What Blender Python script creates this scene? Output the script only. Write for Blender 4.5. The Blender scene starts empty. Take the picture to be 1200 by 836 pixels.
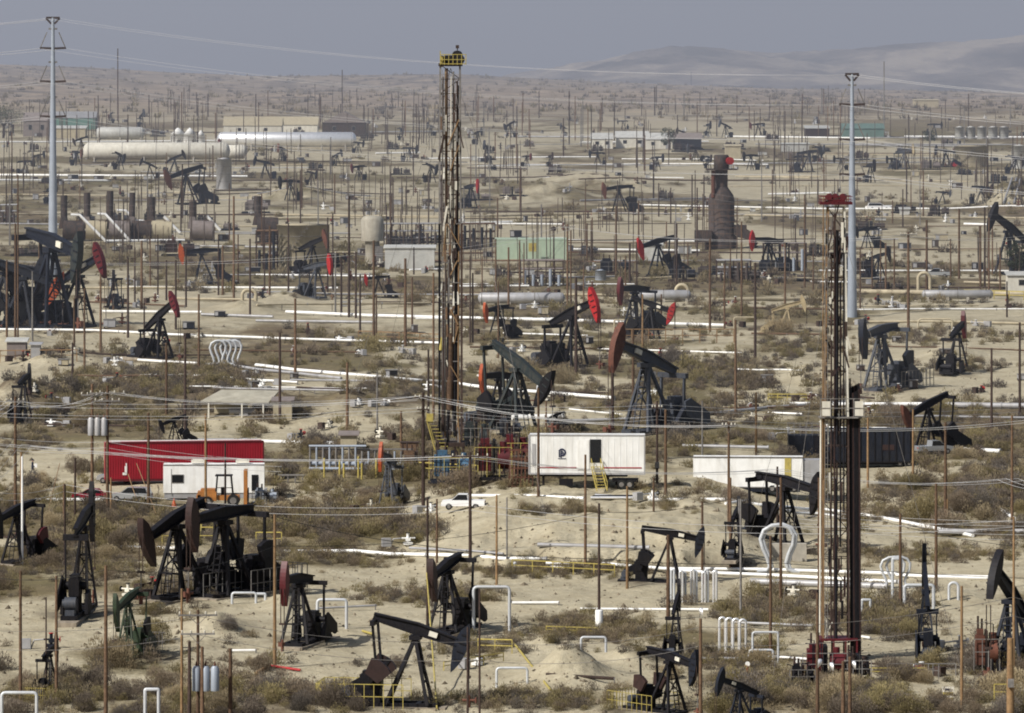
import bpy, math, random
import numpy as np
R = random.Random(7)
F = 6000.0; EYE = 60.0; CX = 600.0; CAMZ = 60.0
sc = bpy.context.scene
COL = sc.collection
PI = math.pi
rad = math.radians

# ------------------------------------------------------------------ materials
def nodes(m):
    m.use_nodes = True
    return m.node_tree.nodes, m.node_tree.links
MATS = {}
def mat(name, col, rough=.75, metal=0., var=.3, scale=1.6, dirt=0., dirtcol=(.16,.12,.08), spec=.35, emit=None):
    if name in MATS: return MATS[name]
    m = bpy.data.materials.new(name); n, l = nodes(m)
    b = n['Principled BSDF']
    b.inputs['Roughness'].default_value = rough
    b.inputs['Metallic'].default_value = metal
    b.inputs['Specular IOR Level'].default_value = spec
    tc = n.new('ShaderNodeTexCoord')
    oi = n.new('ShaderNodeObjectInfo')
    ad = n.new('ShaderNodeVectorMath'); ad.operation = 'ADD'
    mu = n.new('ShaderNodeVectorMath'); mu.operation = 'SCALE'
    cb = n.new('ShaderNodeCombineXYZ')
    for k in range(3): l.new(oi.outputs['Random'], cb.inputs[k])
    l.new(cb.outputs[0], mu.inputs[0]); mu.inputs['Scale'].default_value = 37.
    l.new(tc.outputs['Object'], ad.inputs[0]); l.new(mu.outputs[0], ad.inputs[1])
    ns = n.new('ShaderNodeTexNoise'); ns.inputs['Scale'].default_value = scale
    ns.inputs['Detail'].default_value = 5; ns.inputs['Roughness'].default_value = .65
    l.new(ad.outputs[0], ns.inputs['Vector'])
    rp = n.new('ShaderNodeValToRGB')
    rp.color_ramp.elements[0].position = .3; rp.color_ramp.elements[1].position = .7
    rp.color_ramp.elements[0].color = tuple(c*(1-var) for c in col)+(1,)
    rp.color_ramp.elements[1].color = tuple(min(1, c*(1+var)) for c in col)+(1,)
    l.new(ns.outputs['Fac'], rp.inputs['Fac'])
    out = rp.outputs['Color']
    hv = n.new('ShaderNodeHueSaturation')
    mr = n.new('ShaderNodeMapRange'); mr.inputs['To Min'].default_value = 1-var*.6; mr.inputs['To Max'].default_value = 1+var*.6
    l.new(oi.outputs['Random'], mr.inputs['Value']); l.new(mr.outputs[0], hv.inputs['Value'])
    l.new(out, hv.inputs['Color']); out = hv.outputs['Color']
    if dirt > 0:
        mp = n.new('ShaderNodeMapping'); mp.inputs['Scale'].default_value = (1.3, 1.3, .25)
        l.new(ad.outputs[0], mp.inputs['Vector'])
        n2 = n.new('ShaderNodeTexNoise'); n2.inputs['Scale'].default_value = scale*1.7; n2.inputs['Detail'].default_value = 6
        l.new(mp.outputs[0], n2.inputs['Vector'])
        r2 = n.new('ShaderNodeMapRange'); r2.inputs['From Min'].default_value = .42; r2.inputs['From Max'].default_value = .75
        r2.inputs['To Max'].default_value = dirt
        l.new(n2.outputs['Fac'], r2.inputs['Value'])
        mx = n.new('ShaderNodeMix'); mx.data_type = 'RGBA'
        l.new(r2.outputs[0], mx.inputs['Factor']); l.new(out, mx.inputs['A']); mx.inputs['B'].default_value = dirtcol+(1,)
        out = mx.outputs['Result']
    l.new(out, b.inputs['Base Color'])
    MATS[name] = m
    return m
BLACK = mat('oily_black_paint', (.007,.007,.01), .6, 0, .5, 2.5, .3, (.035,.024,.018), .2)
NAVY = mat('dark_blue_paint', (.009,.012,.021), .55, 0, .4, 2, .3, (.035,.03,.026), .25)
GREYP = mat('blue_grey_paint', (.045,.053,.07), .55, 0, .3, 2, .4, (.1,.08,.06))
TEAL = mat('green_grey_paint', (.014,.022,.024), .55, 0, .3, 2, .4, (.1,.08,.06))
RED = mat('faded_red_paint', (.33,.012,.014), .5, 0, .3, 2, .3, (.12,.03,.02))
DRED = mat('deep_red_paint', (.085,.008,.012), .5, 0, .3, 2, .35, (.06,.02,.02))
ORANGE = mat('orange_paint', (.38,.07,.02), .55, 0, .25, 2, .35, (.15,.05,.02))
BROWN = mat('rust_brown_paint', (.12,.045,.028), .7, 0, .35, 2, .4, (.05,.025,.02))
DBROWN = mat('dark_brown_paint', (.03,.014,.012), .6, 0, .35, 2, .4, (.03,.02,.02))
TANP = mat('tan_paint', (.36,.29,.17), .65, 0, .2, 2, .3)
GREENP = mat('faded_green_paint', (.022,.04,.02), .6, 0, .3, 2, .4, (.04,.03,.02))
RUST = mat('rusty_steel', (.125,.076,.045), .9, 0, .45, 3, .5, (.05,.025,.02))
RUSTD = mat('dark_rusty_steel', (.05,.032,.026), .9, 0, .45, 3, .5, (.02,.012,.01))
WOODP = mat('weathered_tan_wood', (.24,.15,.075), .9, 0, .3, 2, .4, (.09,.05,.03))
GREYW = mat('grey_weathered_steel', (.18,.17,.16), .8, 0, .3, 2, .4, (.08,.06,.05))
GALV = mat('galvanised_steel', (.33,.37,.43), .5, .15, .12, .3, .2, (.3,.3,.3))
WHITEP = mat('white_pipe_cladding', (.86,.86,.84), .4, 0, .1, .6, .35, (.5,.47,.42))
GREYPIPE = mat('grey_pipe_cladding', (.36,.36,.37), .5, .2, .2, .5, .4, (.25,.22,.18))
TANPIPE = mat('dusty_tan_pipe', (.45,.39,.27), .7, 0, .2, .5, .4, (.25,.2,.13))
SILVER = mat('bright_aluminium_cladding', (.9,.9,.9), .42, .7, .08, .7, .2, (.4,.4,.4))
YELLOW = mat('safety_yellow_paint', (.42,.34,.09), .55, 0, .2, 2, .4, (.25,.2,.08))
WHITE = mat('white_trailer_paint', (.8,.8,.78), .5, 0, .07, .7, .5, (.52,.49,.43))
OFFW = mat('cream_paint', (.68,.65,.56), .6, 0, .12, .6, .35, (.35,.3,.22))
CONR = mat('red_container_paint', (.33,.012,.026), .5, 0, .14, .5, .35, (.2,.02,.03))
GLASS = mat('dark_window_glass', (.012,.014,.018), .12, 0, .1, 1, 0, spec=.6)
RUBBER = mat('black_rubber', (.014,.014,.014), .9, 0, .3)
BLUE = mat('machine_blue_paint', (.05,.12,.2), .5, 0, .35, 1.5, .5, (.05,.04,.04))
CONC = mat('pale_concrete', (.42,.39,.33), .9, 0, .2, 1, .3)
LGALV = mat('pale_galvanised_pipe', (.52,.54,.56), .45, .1, .12, .8, .3, (.3,.28,.25))
CONCD = mat('dusty_concrete', (.26,.22,.17), .95, 0, .3, 1, .4, (.1,.08,.06))
ROOF = mat('pale_sheet_roof', (.5,.5,.47), .6, .1, .15, .6, .3, (.3,.27,.22))
BROOF = mat('grey_brown_roof', (.2,.17,.16), .8, 0, .2, 1, .3)
TANW = mat('tan_wall_paint', (.4,.35,.24), .8, 0, .15, 1, .35, (.28,.22,.15))
PGREEN = mat('pale_green_tank_paint', (.36,.45,.34), .6, 0, .1, .6, .35, (.3,.3,.22))
TGREEN = mat('teal_green_sheet', (.12,.24,.2), .7, 0, .15, .6, .3)
DARKV = mat('sooty_brown_steel', (.042,.035,.034), .85, 0, .45, 1.2, .5, (.14,.08,.05))
WIRE = mat('pale_wire', (.55,.55,.55), .5, .3, .1)
DWIRE = mat('black_cable', (.02,.02,.02), .7, 0, .1)
LOGO = mat('dark_blue_logo_paint', (.02,.025,.06), .5, 0, .05)
SKIN = mat('skin', (.35,.2,.14), .6, 0, .05)
DENIM = mat('dark_work_cloth', (.02,.025,.05), .9, 0, .2)
CARS = mat('silver_car_paint', (.5,.52,.54), .25, .6, .03)
CARR = mat('dark_red_car_paint', (.25,.012,.03), .25, .2, .03)
CARW = mat('white_car_paint', (.82,.82,.82), .3, 0, .03)
HEADC = dict(red=RED, dred=DRED, orange=ORANGE, brown=BROWN, dbrown=DBROWN, tan=TANP, black=BLACK, navy=NAVY, grey=GREYP, green=GREENP, teal=TEAL, blue=NAVY)

# ------------------------------------------------------------------ terrain
def _h(ix, iy, s):
    a = (ix.astype(np.int64)*374761393 + iy.astype(np.int64)*668265263 + s*974634777) & 0xffffffff
    a = ((a ^ (a >> 13))*1274126177) & 0xffffffff
    a = a ^ (a >> 16)
    return (a & 0xffff)/65535.0
def vnoise(x, y, s=0):
    ix = np.floor(x); iy = np.floor(y); fx = x-ix; fy = y-iy
    fx = fx*fx*(3-2*fx); fy = fy*fy*(3-2*fy)
    a = _h(ix, iy, s); b = _h(ix+1, iy, s); c = _h(ix, iy+1, s); d = _h(ix+1, iy+1, s)
    return (a+(b-a)*fx)*(1-fy)+(c+(d-c)*fx)*fy
def fbm(x, y, s=0, o=4, g=.5):
    v = 0; a = 1; t = 0
    for k in range(o):
        v = v+a*vnoise(x*2**k+13.7*k, y*2**k+5.1*k, s+k); t += a; a *= g
    return v/t
def sstep(a, b, x):
    t = np.clip((x-a)/(b-a), 0, 1); return t*t*(3-2*t)
TD = np.array([60, 300, 441, 461, 625, 952, 1304, 1875, 2600.])
TZ = np.array([-58, -57.6, -57, -57, -53.1, -46, -41.3, -34.4, -30.35])
RX = np.array([-400, 0, 100, 200, 300, 540, 600, 700, 900, 1200, 1600.])
RY = np.array([80, 77, 80, 86, 90, 88, 92, 96, 104, 109, 110.])
FX = np.array([-400, 520, 600, 650, 700, 760, 800, 850, 900, 960, 1000, 1050, 1100, 1150, 1200, 1500.])
FY = np.array([120, 106, 88, 80, 70, 56, 53, 56, 60, 61, 58, 54, 51, 48, 43, 40.])
# mounds: px, py, half width px, height m, half depth m
MOUNDS = []
def hraw(X, D):
    X = np.asarray(X, float); D = np.asarray(D, float)
    u = CX+X/D*F
    z = np.interp(D, TD, TZ)
    ridge = np.interp(u, RX, RY); far = np.interp(u, FX, FY)
    t = np.clip((D-2600)/2900, 0, 1)
    py = 130+(ridge-130)*t**.75
    z2 = -(py-EYE)/F*D
    z = np.where(D > 2600, z2, z)
    n1 = fbm(X/180+3, D/420, 5, 4)-.5
    z = z+np.where(D > 2300, n1*14*sstep(2300, 4200, D)*(1-.7*sstep(4800, 5500, D)), 0)
    zr = -(ridge-EYE)/F*5500
    z = np.where(D > 5500, zr+(-70-zr)*sstep(5500, 6700, D), z)
    zf = -(far-EYE)/F*9500
    n2 = 1-np.abs(fbm(X/230+.3*D/400, D/500, 11, 5)-.5)*2.6
    tf = sstep(7000, 9500, D)
    zz = -70+(zf+70)*tf+(n2-.85)*90*tf*(1-tf*.75)
    z = np.where(D > 6900, zz, z)
    z = np.where(D > 9500, zf-(D-9500)*.05, z)
    near = 1-sstep(1800, 2600, D)
    z = z+((fbm(X/34, D/46, 21, 4)-.5)*1.8+(fbm(X/5, D/6, 31, 4, .6)-.5)*.55)*near
    return z
def hgt(X, D):
    z = hraw(X, D)
    X = np.asarray(X, float); D = np.asarray(D, float)
    rough = .45+1.1*fbm(X/4.5, D/6, 41, 4, .6)
    for (mx, md, mw, mh, mdp) in MOUNDS:
        dx = (X-mx)/mw; dd = (D-md)/mdp
        r = dx*dx+dd*dd
        z = z+np.where(r < 6, mh*np.exp(-r*1.6)*rough, 0)
    # eroded cut bank in the middle distance: ground steps up, then runs level under the trailers
    u = CX+X/D*F
    e = sstep(440, 600, u)*(1-sstep(800, 960, u))
    edge = 541+22*(fbm(X/13, D/40, 51, 5, .6)-.5)
    z = z+e*(3.4+1.6*(fbm(X/5, D/6, 57, 4, .6)-.5))*(.55*sstep(edge, edge+5, D)+.45*sstep(edge+5, edge+17, D+14*(fbm(X/8, D/8, 59, 3)-.5)))*(1-sstep(585, 690, D))
    # road cut under the centre
    e2 = sstep(100, 200, u)*(1-sstep(420, 560, u))
    z = z+e2*1.6*sstep(700, 712, D)*(1-sstep(760, 860, D))
    return z
def G(px, py):
    """the point of the ground sheet seen in map column px, row py"""
    uu = (px-CX)/F; j = int(np.clip(np.searchsorted(US, uu), 1, len(US)-1)); t = (uu-US[j-1])/(US[j]-US[j-1])
    d = (ZG[2:, j-1]*(1-t)+ZG[2:, j]*t)+(py-EYE)/F*DS[2:]
    k = int(np.argmax(d >= 0)); k = max(k, 1); a, b = d[k-1], d[k]; q = 0 if b == a else min(1, max(0, -a/(b-a)))
    D = float(DS[k+1]+(DS[k+2]-DS[k+1])*q); X = uu*D
    return (X, D, GZ(X, D))
def GZ(X, D):
    uu = X/D; j = int(np.clip(np.searchsorted(US, uu), 1, len(US)-1)); t = (uu-US[j-1])/(US[j]-US[j-1])
    i = int(np.clip(np.searchsorted(DS, D), 1, len(DS)-1)); v = (D-DS[i-1])/(DS[i]-DS[i-1])
    return float((ZG[i-1, j-1]*(1-t)+ZG[i-1, j]*t)*(1-v)+(ZG[i, j-1]*(1-t)+ZG[i, j]*t)*v)+CAMZ
def ZAT(py, D): return CAMZ-(py-EYE)/F*D
def XAT(px, D): return (px-CX)/F*D
def S(D): return F/D
_m = []
for (px, py, w, h, dp) in [(665,792,50,2.2,7),(250,742,46,1.8,8),(740,775,30,1.4,5),(640,760,30,1.2,4),(330,712,26,1.,6),(20,470,40,3.5,18),(75,470,30,2.5,14),
        (1190,245,60,7,30),(640,232,60,4,20),(720,225,60,3,25),(60,425,60,2.5,12),(1000,640,60,1.2,8),(180,388,70,1.4,14),(290,365,50,1.5,12),(330,352,40,1.4,12),
        (410,480,30,1.5,8),(900,620,90,1.6,9),(1110,700,50,.8,6),(560,700,60,.8,6),(1100,600,80,1.4,10),(700,215,90,3,30),(350,235,60,4,24),(960,445,60,2,14),(1110,420,50,1.6,12),(20,402,40,2,10),(850,330,80,1.5,20)]:
    D = np.arange(340, 3000, 1.); k = np.argmax(hraw((px-CX)/F*D, D) >= -(py-EYE)/F*D); d = D[k]
    _m.append(((px-CX)/F*d, d, w/F*d, h, dp))
MOUNDS = _m

# painted ground cover in terms of map regions
ROADS = [(330,582,1000,590,13),(0,568,140,570,14),(290,770,500,775,26),(0,742,110,748,6),(480,415,710,452,9),(860,468,1200,462,12),(940,440,1200,440,14),(0,402,160,400,8),
 (560,412,840,415,8),(0,338,330,345,5),(330,353,1200,356,5),(290,252,860,255,4),(600,205,820,208,6),(840,215,1180,230,12),(0,178,600,186,6),(1000,560,1200,540,10),
 (1000,600,1200,600,16),(1010,825,1190,815,22),(1100,640,1200,636,7),(0,195,500,200,4),(240,500,640,498,7),(640,485,900,490,5),(0,635,180,640,5),(460,685,560,690,6),
 (520,620,860,618,24),(300,700,430,690,7),(880,685,1060,688,5),(1040,660,1200,655,4),(1000,705,1200,712,6),(0,480,130,482,5),(900,790,1130,775,12),(160,735,300,738,7),
 (400,445,560,430,6),(880,300,1200,300,6),(300,265,560,268,4),(420,320,860,322,4),(880,322,1200,325,3),(100,360,500,372,4),(600,385,860,392,4),(600,160,1000,166,4),(1000,180,1200,184,6),
 (120,805,290,812,12),(430,600,560,604,9)]
SCRUB = [(180,452,130,26),(390,615,80,20),(490,625,50,13),(455,462,90,18),(370,425,60,12),(260,690,110,16),(150,690,90,16),(60,630,60,14),(700,735,100,22),(650,665,130,9),
 (880,705,120,24),(1040,722,60,30),(1100,650,120,16),(1165,560,50,34),(850,428,55,16),(950,412,60,16),(1100,398,90,9),(330,690,60,12),(50,800,90,18),(110,765,70,8),(500,705,100,16),
 (930,805,60,22),(620,820,110,14),(1000,500,90,8),(300,415,90,8),(330,478,60,12),(640,430,60,8),(700,520,70,4),(1080,480,110,8),(880,510,80,8),(400,660,120,8),(560,745,70,14),
 (1160,780,40,12),(1190,700,40,10),(20,690,60,12),(60,520,70,12),(30,560,40,4),(1160,380,60,8),(350,815,50,10),(740,600,40,4),(640,600,40,5),(810,755,40,14)]
def cover(X, D, Z):
    """0 = bare pale dirt, 1 = dense scrub"""
    u = CX+X/D*F; v = EYE+(CAMZ-Z)/D*F
    n = fbm(X/26, D/60, 71, 4); n2 = fbm(X/6, D/11, 77, 3); n3 = fbm(X/90, D/170, 79, 3)
    c = (n-.5)*2.6+(n2-.5)*1.5+(n3-.5)*2.4+.62
    jit = (n2-.5)*8
    for (a, b, rx, ry) in SCRUB:
        r = ((u-a)/rx)**2+((v-b+jit)/ry)**2
        c = c+.75*np.exp(-r*1.1)
    for (x0, y0, x1, y1, t) in ROADS:
        tt = np.clip((u-x0)/(x1-x0), 0, 1); yc = y0+(y1-y0)*tt
        dx = np.maximum(0, np.maximum(x0-u, u-x1))/30.
        r = ((v-yc+jit*.5)/t)**2+dx*dx
        c = c-1.3*np.exp(-r**2*.8)
    return np.clip(c, 0, 1)

_ds = [60., 200.]; _d = 330.
while _d < 12500:
    _ds.append(_d); _d *= 1.0021 if _d < 1500 else (1.004 if _d < 6000 else 1.008)
DS = np.array(_ds+[14000., 20000., 40000.])
US = np.concatenate([np.linspace(-.9, -.16, 14), np.linspace(-.15, -.112, 14), np.linspace(-.11, .11, 520), np.linspace(.112, .15, 14), np.linspace(.16, .9, 14)])
_U, DG = np.meshgrid(US, DS); XG = _U*DG; ZG = hgt(XG, DG)
def build_ground():
    X, Z = XG, ZG+CAMZ; DD = DG
    c = cover(X, DD, Z)
    nr, nc = X.shape
    co = np.stack([X, DD, Z], -1).reshape(-1, 3)
    i = np.arange(nr*nc).reshape(nr, nc)
    q = np.stack([i[:-1, :-1], i[:-1, 1:], i[1:, 1:], i[1:, :-1]], -1).reshape(-1, 4)
    me = bpy.data.meshes.new('ground')
    me.vertices.add(len(co)); me.vertices.foreach_set('co', co.astype(np.float32).ravel())
    me.loops.add(q.size); me.loops.foreach_set('vertex_index', q.astype(np.int32).ravel())
    me.polygons.add(len(q)); me.polygons.foreach_set('loop_start', np.arange(0, q.size, 4, dtype=np.int32))
    me.update(calc_edges=True)
    me.polygons.foreach_set('use_smooth', np.ones(len(q), bool))
    at = me.attributes.new('cover', 'FLOAT', 'POINT'); at.data.foreach_set('value', c.astype(np.float32).ravel())
    me.validate()
    o = bpy.data.objects.new('ground', me); COL.objects.link(o); o['kind'] = 'structure'
    m = bpy.data.materials.new('dry_hillside'); n, l = nodes(m); b = n['Principled BSDF']
    b.inputs['Roughness'].default_value = .95; b.inputs['Specular IOR Level'].default_value = .1
    geo = n.new('ShaderNodeNewGeometry')
    def noise(sc_, det, vec=None, mapping=None):
        mp = n.new('ShaderNodeMapping'); mp.inputs['Scale'].default_value = mapping or (1, 1, 1)
        l.new(geo.outputs['Position'], mp.inputs['Vector'])
        t = n.new('ShaderNodeTexNoise'); t.inputs['Scale'].default_value = sc_; t.inputs['Detail'].default_value = det
        t.inputs['Roughness'].default_value = .7
        l.new(mp.outputs[0], t.inputs['Vector']); return t.outputs['Fac']
    def ramp(fac, stops):
        r = n.new('ShaderNodeValToRGB')
        while len(r.color_ramp.elements) > 1: r.color_ramp.elements.remove(r.color_ramp.elements[0])
        r.color_ramp.elements[0].position = stops[0][0]; r.color_ramp.elements[0].color = stops[0][1]+(1,)
        for p_, c_ in stops[1:]:
            e = r.color_ramp.elements.new(p_); e.color = c_+(1,)
        l.new(fac, r.inputs['Fac']); return r.outputs['Color']
    def mix(f, a, b_):
        x = n.new('ShaderNodeMix'); x.data_type = 'RGBA'
        for s_, v in (('Factor', f), ('A', a), ('B', b_)):
            if isinstance(v, (float, tuple)): x.inputs[s_].default_value = v if isinstance(v, float) else v+(1,)
            else: l.new(v, x.inputs[s_])
        return x.outputs['Result']
    def mrange(f, a, b_, c_=0., d_=1.):
        x = n.new('ShaderNodeMapRange'); l.new(f, x.inputs['Value'])
        for s_, v in (('From Min', a), ('From Max', b_), ('To Min', c_), ('To Max', d_)): x.inputs[s_].default_value = v
        return x.outputs[0]
    big = noise(.02, 5); med = noise(.25, 6); fine = noise(2.2, 4)
    dirt = ramp(med, [(.25, (.275,.235,.155)), (.48, (.415,.37,.26)), (.75, (.54,.49,.36))])
    dirt = mix(mrange(fine, .35, .7, 0., .55), dirt, (.3, .25, .18))
    at = n.new('ShaderNodeAttribute'); at.attribute_name = 'cover'
    scrub = ramp(med, [(.2, (.065,.05,.036)), (.45, (.13,.1,.066)), (.6, (.185,.145,.085)), (.8, (.28,.225,.14))])
    scrub = mix(mrange(big, .4, .6, 0., .5), scrub, (.16, .145, .07))
    mth = n.new('ShaderNodeMath'); mth.operation = 'ADD'
    l.new(at.outputs['Fac'], mth.inputs[0]); l.new(mrange(fine, .2, .8, -.3, .3), mth.inputs[1])
    f2 = mrange(mth.outputs[0], .15, .75)
    col = mix(f2, dirt, scrub)
    st = n.new('ShaderNodeAttribute'); st.attribute_name = 'stain'
    col = mix(mrange(st.outputs['Fac'], .25, .9, 0., .8), col, (.06, .045, .032))
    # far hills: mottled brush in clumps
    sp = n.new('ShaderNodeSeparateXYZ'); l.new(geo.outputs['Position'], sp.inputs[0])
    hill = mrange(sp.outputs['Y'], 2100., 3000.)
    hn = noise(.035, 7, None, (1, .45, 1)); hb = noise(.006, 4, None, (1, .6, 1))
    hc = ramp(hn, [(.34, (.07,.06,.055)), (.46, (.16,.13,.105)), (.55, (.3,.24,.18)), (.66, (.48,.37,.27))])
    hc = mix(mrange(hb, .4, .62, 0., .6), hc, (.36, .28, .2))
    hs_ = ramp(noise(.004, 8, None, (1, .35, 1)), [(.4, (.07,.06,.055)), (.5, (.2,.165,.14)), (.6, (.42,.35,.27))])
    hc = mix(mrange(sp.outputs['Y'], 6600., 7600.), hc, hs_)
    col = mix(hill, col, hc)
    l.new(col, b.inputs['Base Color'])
    bp = n.new('ShaderNodeBump'); bp.inputs['Strength'].default_value = .8; bp.inputs['Distance'].default_value = .5
    l.new(noise(.7, 7), bp.inputs['Height']); l.new(bp.outputs[0], b.inputs['Normal'])
    me.materials.append(m)
    return o
build_ground()

# ------------------------------------------------------------------ mesh helpers
class MB:
    def __init__(s): s.v = []; s.f = []; s.sm = []
    def add(s, vs, fs, smooth=False):
        o = len(s.v); s.v += vs; s.f += [tuple(i+o for i in f) for f in fs]; s.sm += [smooth]*len(fs)
        return s
    def box(s, c, d, ry=0., rz=0.):
        cy, sy, cz, sz = math.cos(ry), math.sin(ry), math.cos(rz), math.sin(rz)
        vs = []
        for i in (-.5, .5):
            for j in (-.5, .5):
                for k in (-.5, .5):
                    x, y, z = i*d[0], j*d[1], k*d[2]
                    x, z = x*cy+z*sy, -x*sy+z*cy
                    x, y = x*cz-y*sz, x*sz+y*cz
                    vs.append((x+c[0], y+c[1], z+c[2]))
        return s.add(vs, [(0,1,3,2),(4,6,7,5),(0,4,5,1),(2,3,7,6),(0,2,6,4),(1,5,7,3)])
    def _fr(s, a, b):
        ax = [b[i]-a[i] for i in range(3)]; L = math.sqrt(sum(q*q for q in ax)) or 1e-6
        w = [q/L for q in ax]
        ref = (0, 0, 1) if abs(w[2]) < .9 else (1, 0, 0)
        u = (w[1]*ref[2]-w[2]*ref[1], w[2]*ref[0]-w[0]*ref[2], w[0]*ref[1]-w[1]*ref[0])
        l = math.sqrt(sum(q*q for q in u)); u = [q/l for q in u]
        v = (u[1]*w[2]-u[2]*w[1], u[2]*w[0]-u[0]*w[2], u[0]*w[1]-u[1]*w[0])
        return u, v, w
    def tube(s, a, b, r0, r1=None, n=8, cap=True):
        r1 = r0 if r1 is None else r1
        u, v, w = s._fr(a, b); vs = []
        for (p, r) in ((a, r0), (b, r1)):
            for k in range(n):
                t = 2*PI*k/n; c, q = math.cos(t)*r, math.sin(t)*r
                vs.append(tuple(p[i]+u[i]*c+v[i]*q for i in range(3)))
        s.add(vs, [(k, n+k, n+(k+1) % n, (k+1) % n) for k in range(n)], n > 5)
        if cap: s.add(vs[:n], [tuple(range(n))]); s.add(vs[n:], [tuple(range(n-1, -1, -1))])
        return s
    def bar(s, a, b, w, h=None):
        h = w if h is None else h
        u, v, _ = s._fr(a, b); vs = []
        for p in (a, b):
            for (i, j) in ((-1,-1),(1,-1),(1,1),(-1,1)):
                vs.append(tuple(p[k]+u[k]*i*w/2+v[k]*j*h/2 for k in range(3)))
        return s.add(vs, [(3,2,1,0),(4,5,6,7),(0,1,5,4),(1,2,6,5),(2,3,7,6),(3,0,4,7)])
    def path(s, pts, r, n=8):
        """bent tube along points"""
        vs = []
        for i, p in enumerate(pts):
            a = pts[max(0, i-1)]; b = pts[min(len(pts)-1, i+1)]
            u, v, w = s._fr(a, b)
            if i and sum(u[k]*pu[k] for k in range(3)) < 0: u = [-q for q in u]; v = [-q for q in v]
            if i:
                d = sum(pu[k]*w[k] for k in range(3)); u = [pu[k]-w[k]*d for k in range(3)]
                l = math.sqrt(sum(q*q for q in u)) or 1; u = [q/l for q in u]
                v = (u[1]*w[2]-u[2]*w[1], u[2]*w[0]-u[0]*w[2], u[0]*w[1]-u[1]*w[0])
            pu = u
            for k in range(n):
                t = 2*PI*k/n; vs.append(tuple(p[q]+u[q]*math.cos(t)*r+v[q]*math.sin(t)*r for q in range(3)))
        fs = [(i*n+k, i*n+(k+1) % n, (i+1)*n+(k+1) % n, (i+1)*n+k) for i in range(len(pts)-1) for k in range(n)]
        s.add(vs, fs, n > 4); s.add(vs[:n], [tuple(range(n))]); s.add(vs[-n:], [tuple(range(n))])
        return s
    def prism(s, poly, y0, y1):
        """poly in XZ extruded along Y"""
        n = len(poly); vs = [(x, y0, z) for x, z in poly]+[(x, y1, z) for x, z in poly]
        return s.add(vs, [tuple(range(n)), tuple(range(2*n-1, n-1, -1))]+[(k, (k+1) % n, n+(k+1) % n, n+k) for k in range(n)])
    def lathe(s, prof, c=(0, 0, 0), n=20):
        vs = [(c[0]+r*math.cos(2*PI*k/n), c[1]+r*math.sin(2*PI*k/n), c[2]+z) for r, z in prof for k in range(n)]
        m = len(prof)
        s.add(vs, [(i*n+k, i*n+(k+1) % n, (i+1)*n+(k+1) % n, (i+1)*n+k) for i in range(m-1) for k in range(n)], True)
        s.add(vs[:n], [tuple(range(n-1, -1, -1))]); s.add(vs[-n:], [tuple(range(n))])
        return s
    def mesh(s, name, m, bevel=0):
        me = bpy.data.meshes.new(name); me.from_pydata(s.v, [], s.f)
        me.polygons.foreach_set('use_smooth', s.sm); me.materials.append(m); me.update()
        return me
    def obj(s, name, m, parent=None, loc=None):
        o = bpy.data.objects.new(name, s.mesh(name, m)); COL.objects.link(o)
        if parent is not None: o.parent = parent
        if loc is not None: o.location = loc
        return o

# ------------------------------------------------------------------ naming
USED = {}
LAND = []      # (phrase, px, py) for landmarks
THINGS = []
def tag(o, label, cat, group=None, kind=None):
    if kind: o['kind'] = kind
    if label:
        label = ' '.join(label.split()[:16])
        o['label'] = label; USED[label] = USED.get(label, 0)+1
    if cat: o['category'] = cat
    if group: o['group'] = group
    return o
def root(name, loc, rz=0.):
    o = bpy.data.objects.new(name, None); o.empty_display_size = .5; COL.objects.link(o)
    o.location = loc; o.rotation_euler = (0, 0, rz); return o
def land(phrase, px, py): LAND.append((phrase, px, py))
def where(desc, px, py):
    """a label that ties a thing to the landmark by it, never the same twice"""
    c = sorted(LAND, key=lambda q: abs(q[1]-px)+1.6*abs(q[2]-py))
    def rel(q, far):
        dx, dy = px-q[1], py-q[2]
        if abs(dx) > abs(dy)*.9: r = 'right of' if dx > 0 else 'left of'
        else: r = 'in front of' if dy > 0 else 'behind'
        m = math.hypot(dx, dy)
        pre = 'just ' if m < 22 else ('' if m < 60 else 'well ')
        if r == 'in front of': pre = {'just ': 'close ', '': '', 'well ': 'far '}[pre]
        return f'{desc} {pre}{r} {q[0]}'
    cands = [rel(q, 0) for q in c[:5]]
    for l in cands:
        if l not in USED and len(l.split()) <= 16: return l
    for q in c[:8]:
        for e in ('slightly nearer one', 'second one out', 'third one out', 'fourth one out'):
            l = rel(q, 0)+', '+e
            if l not in USED and len(l.split()) <= 16: return l
    return cands[0]

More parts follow.
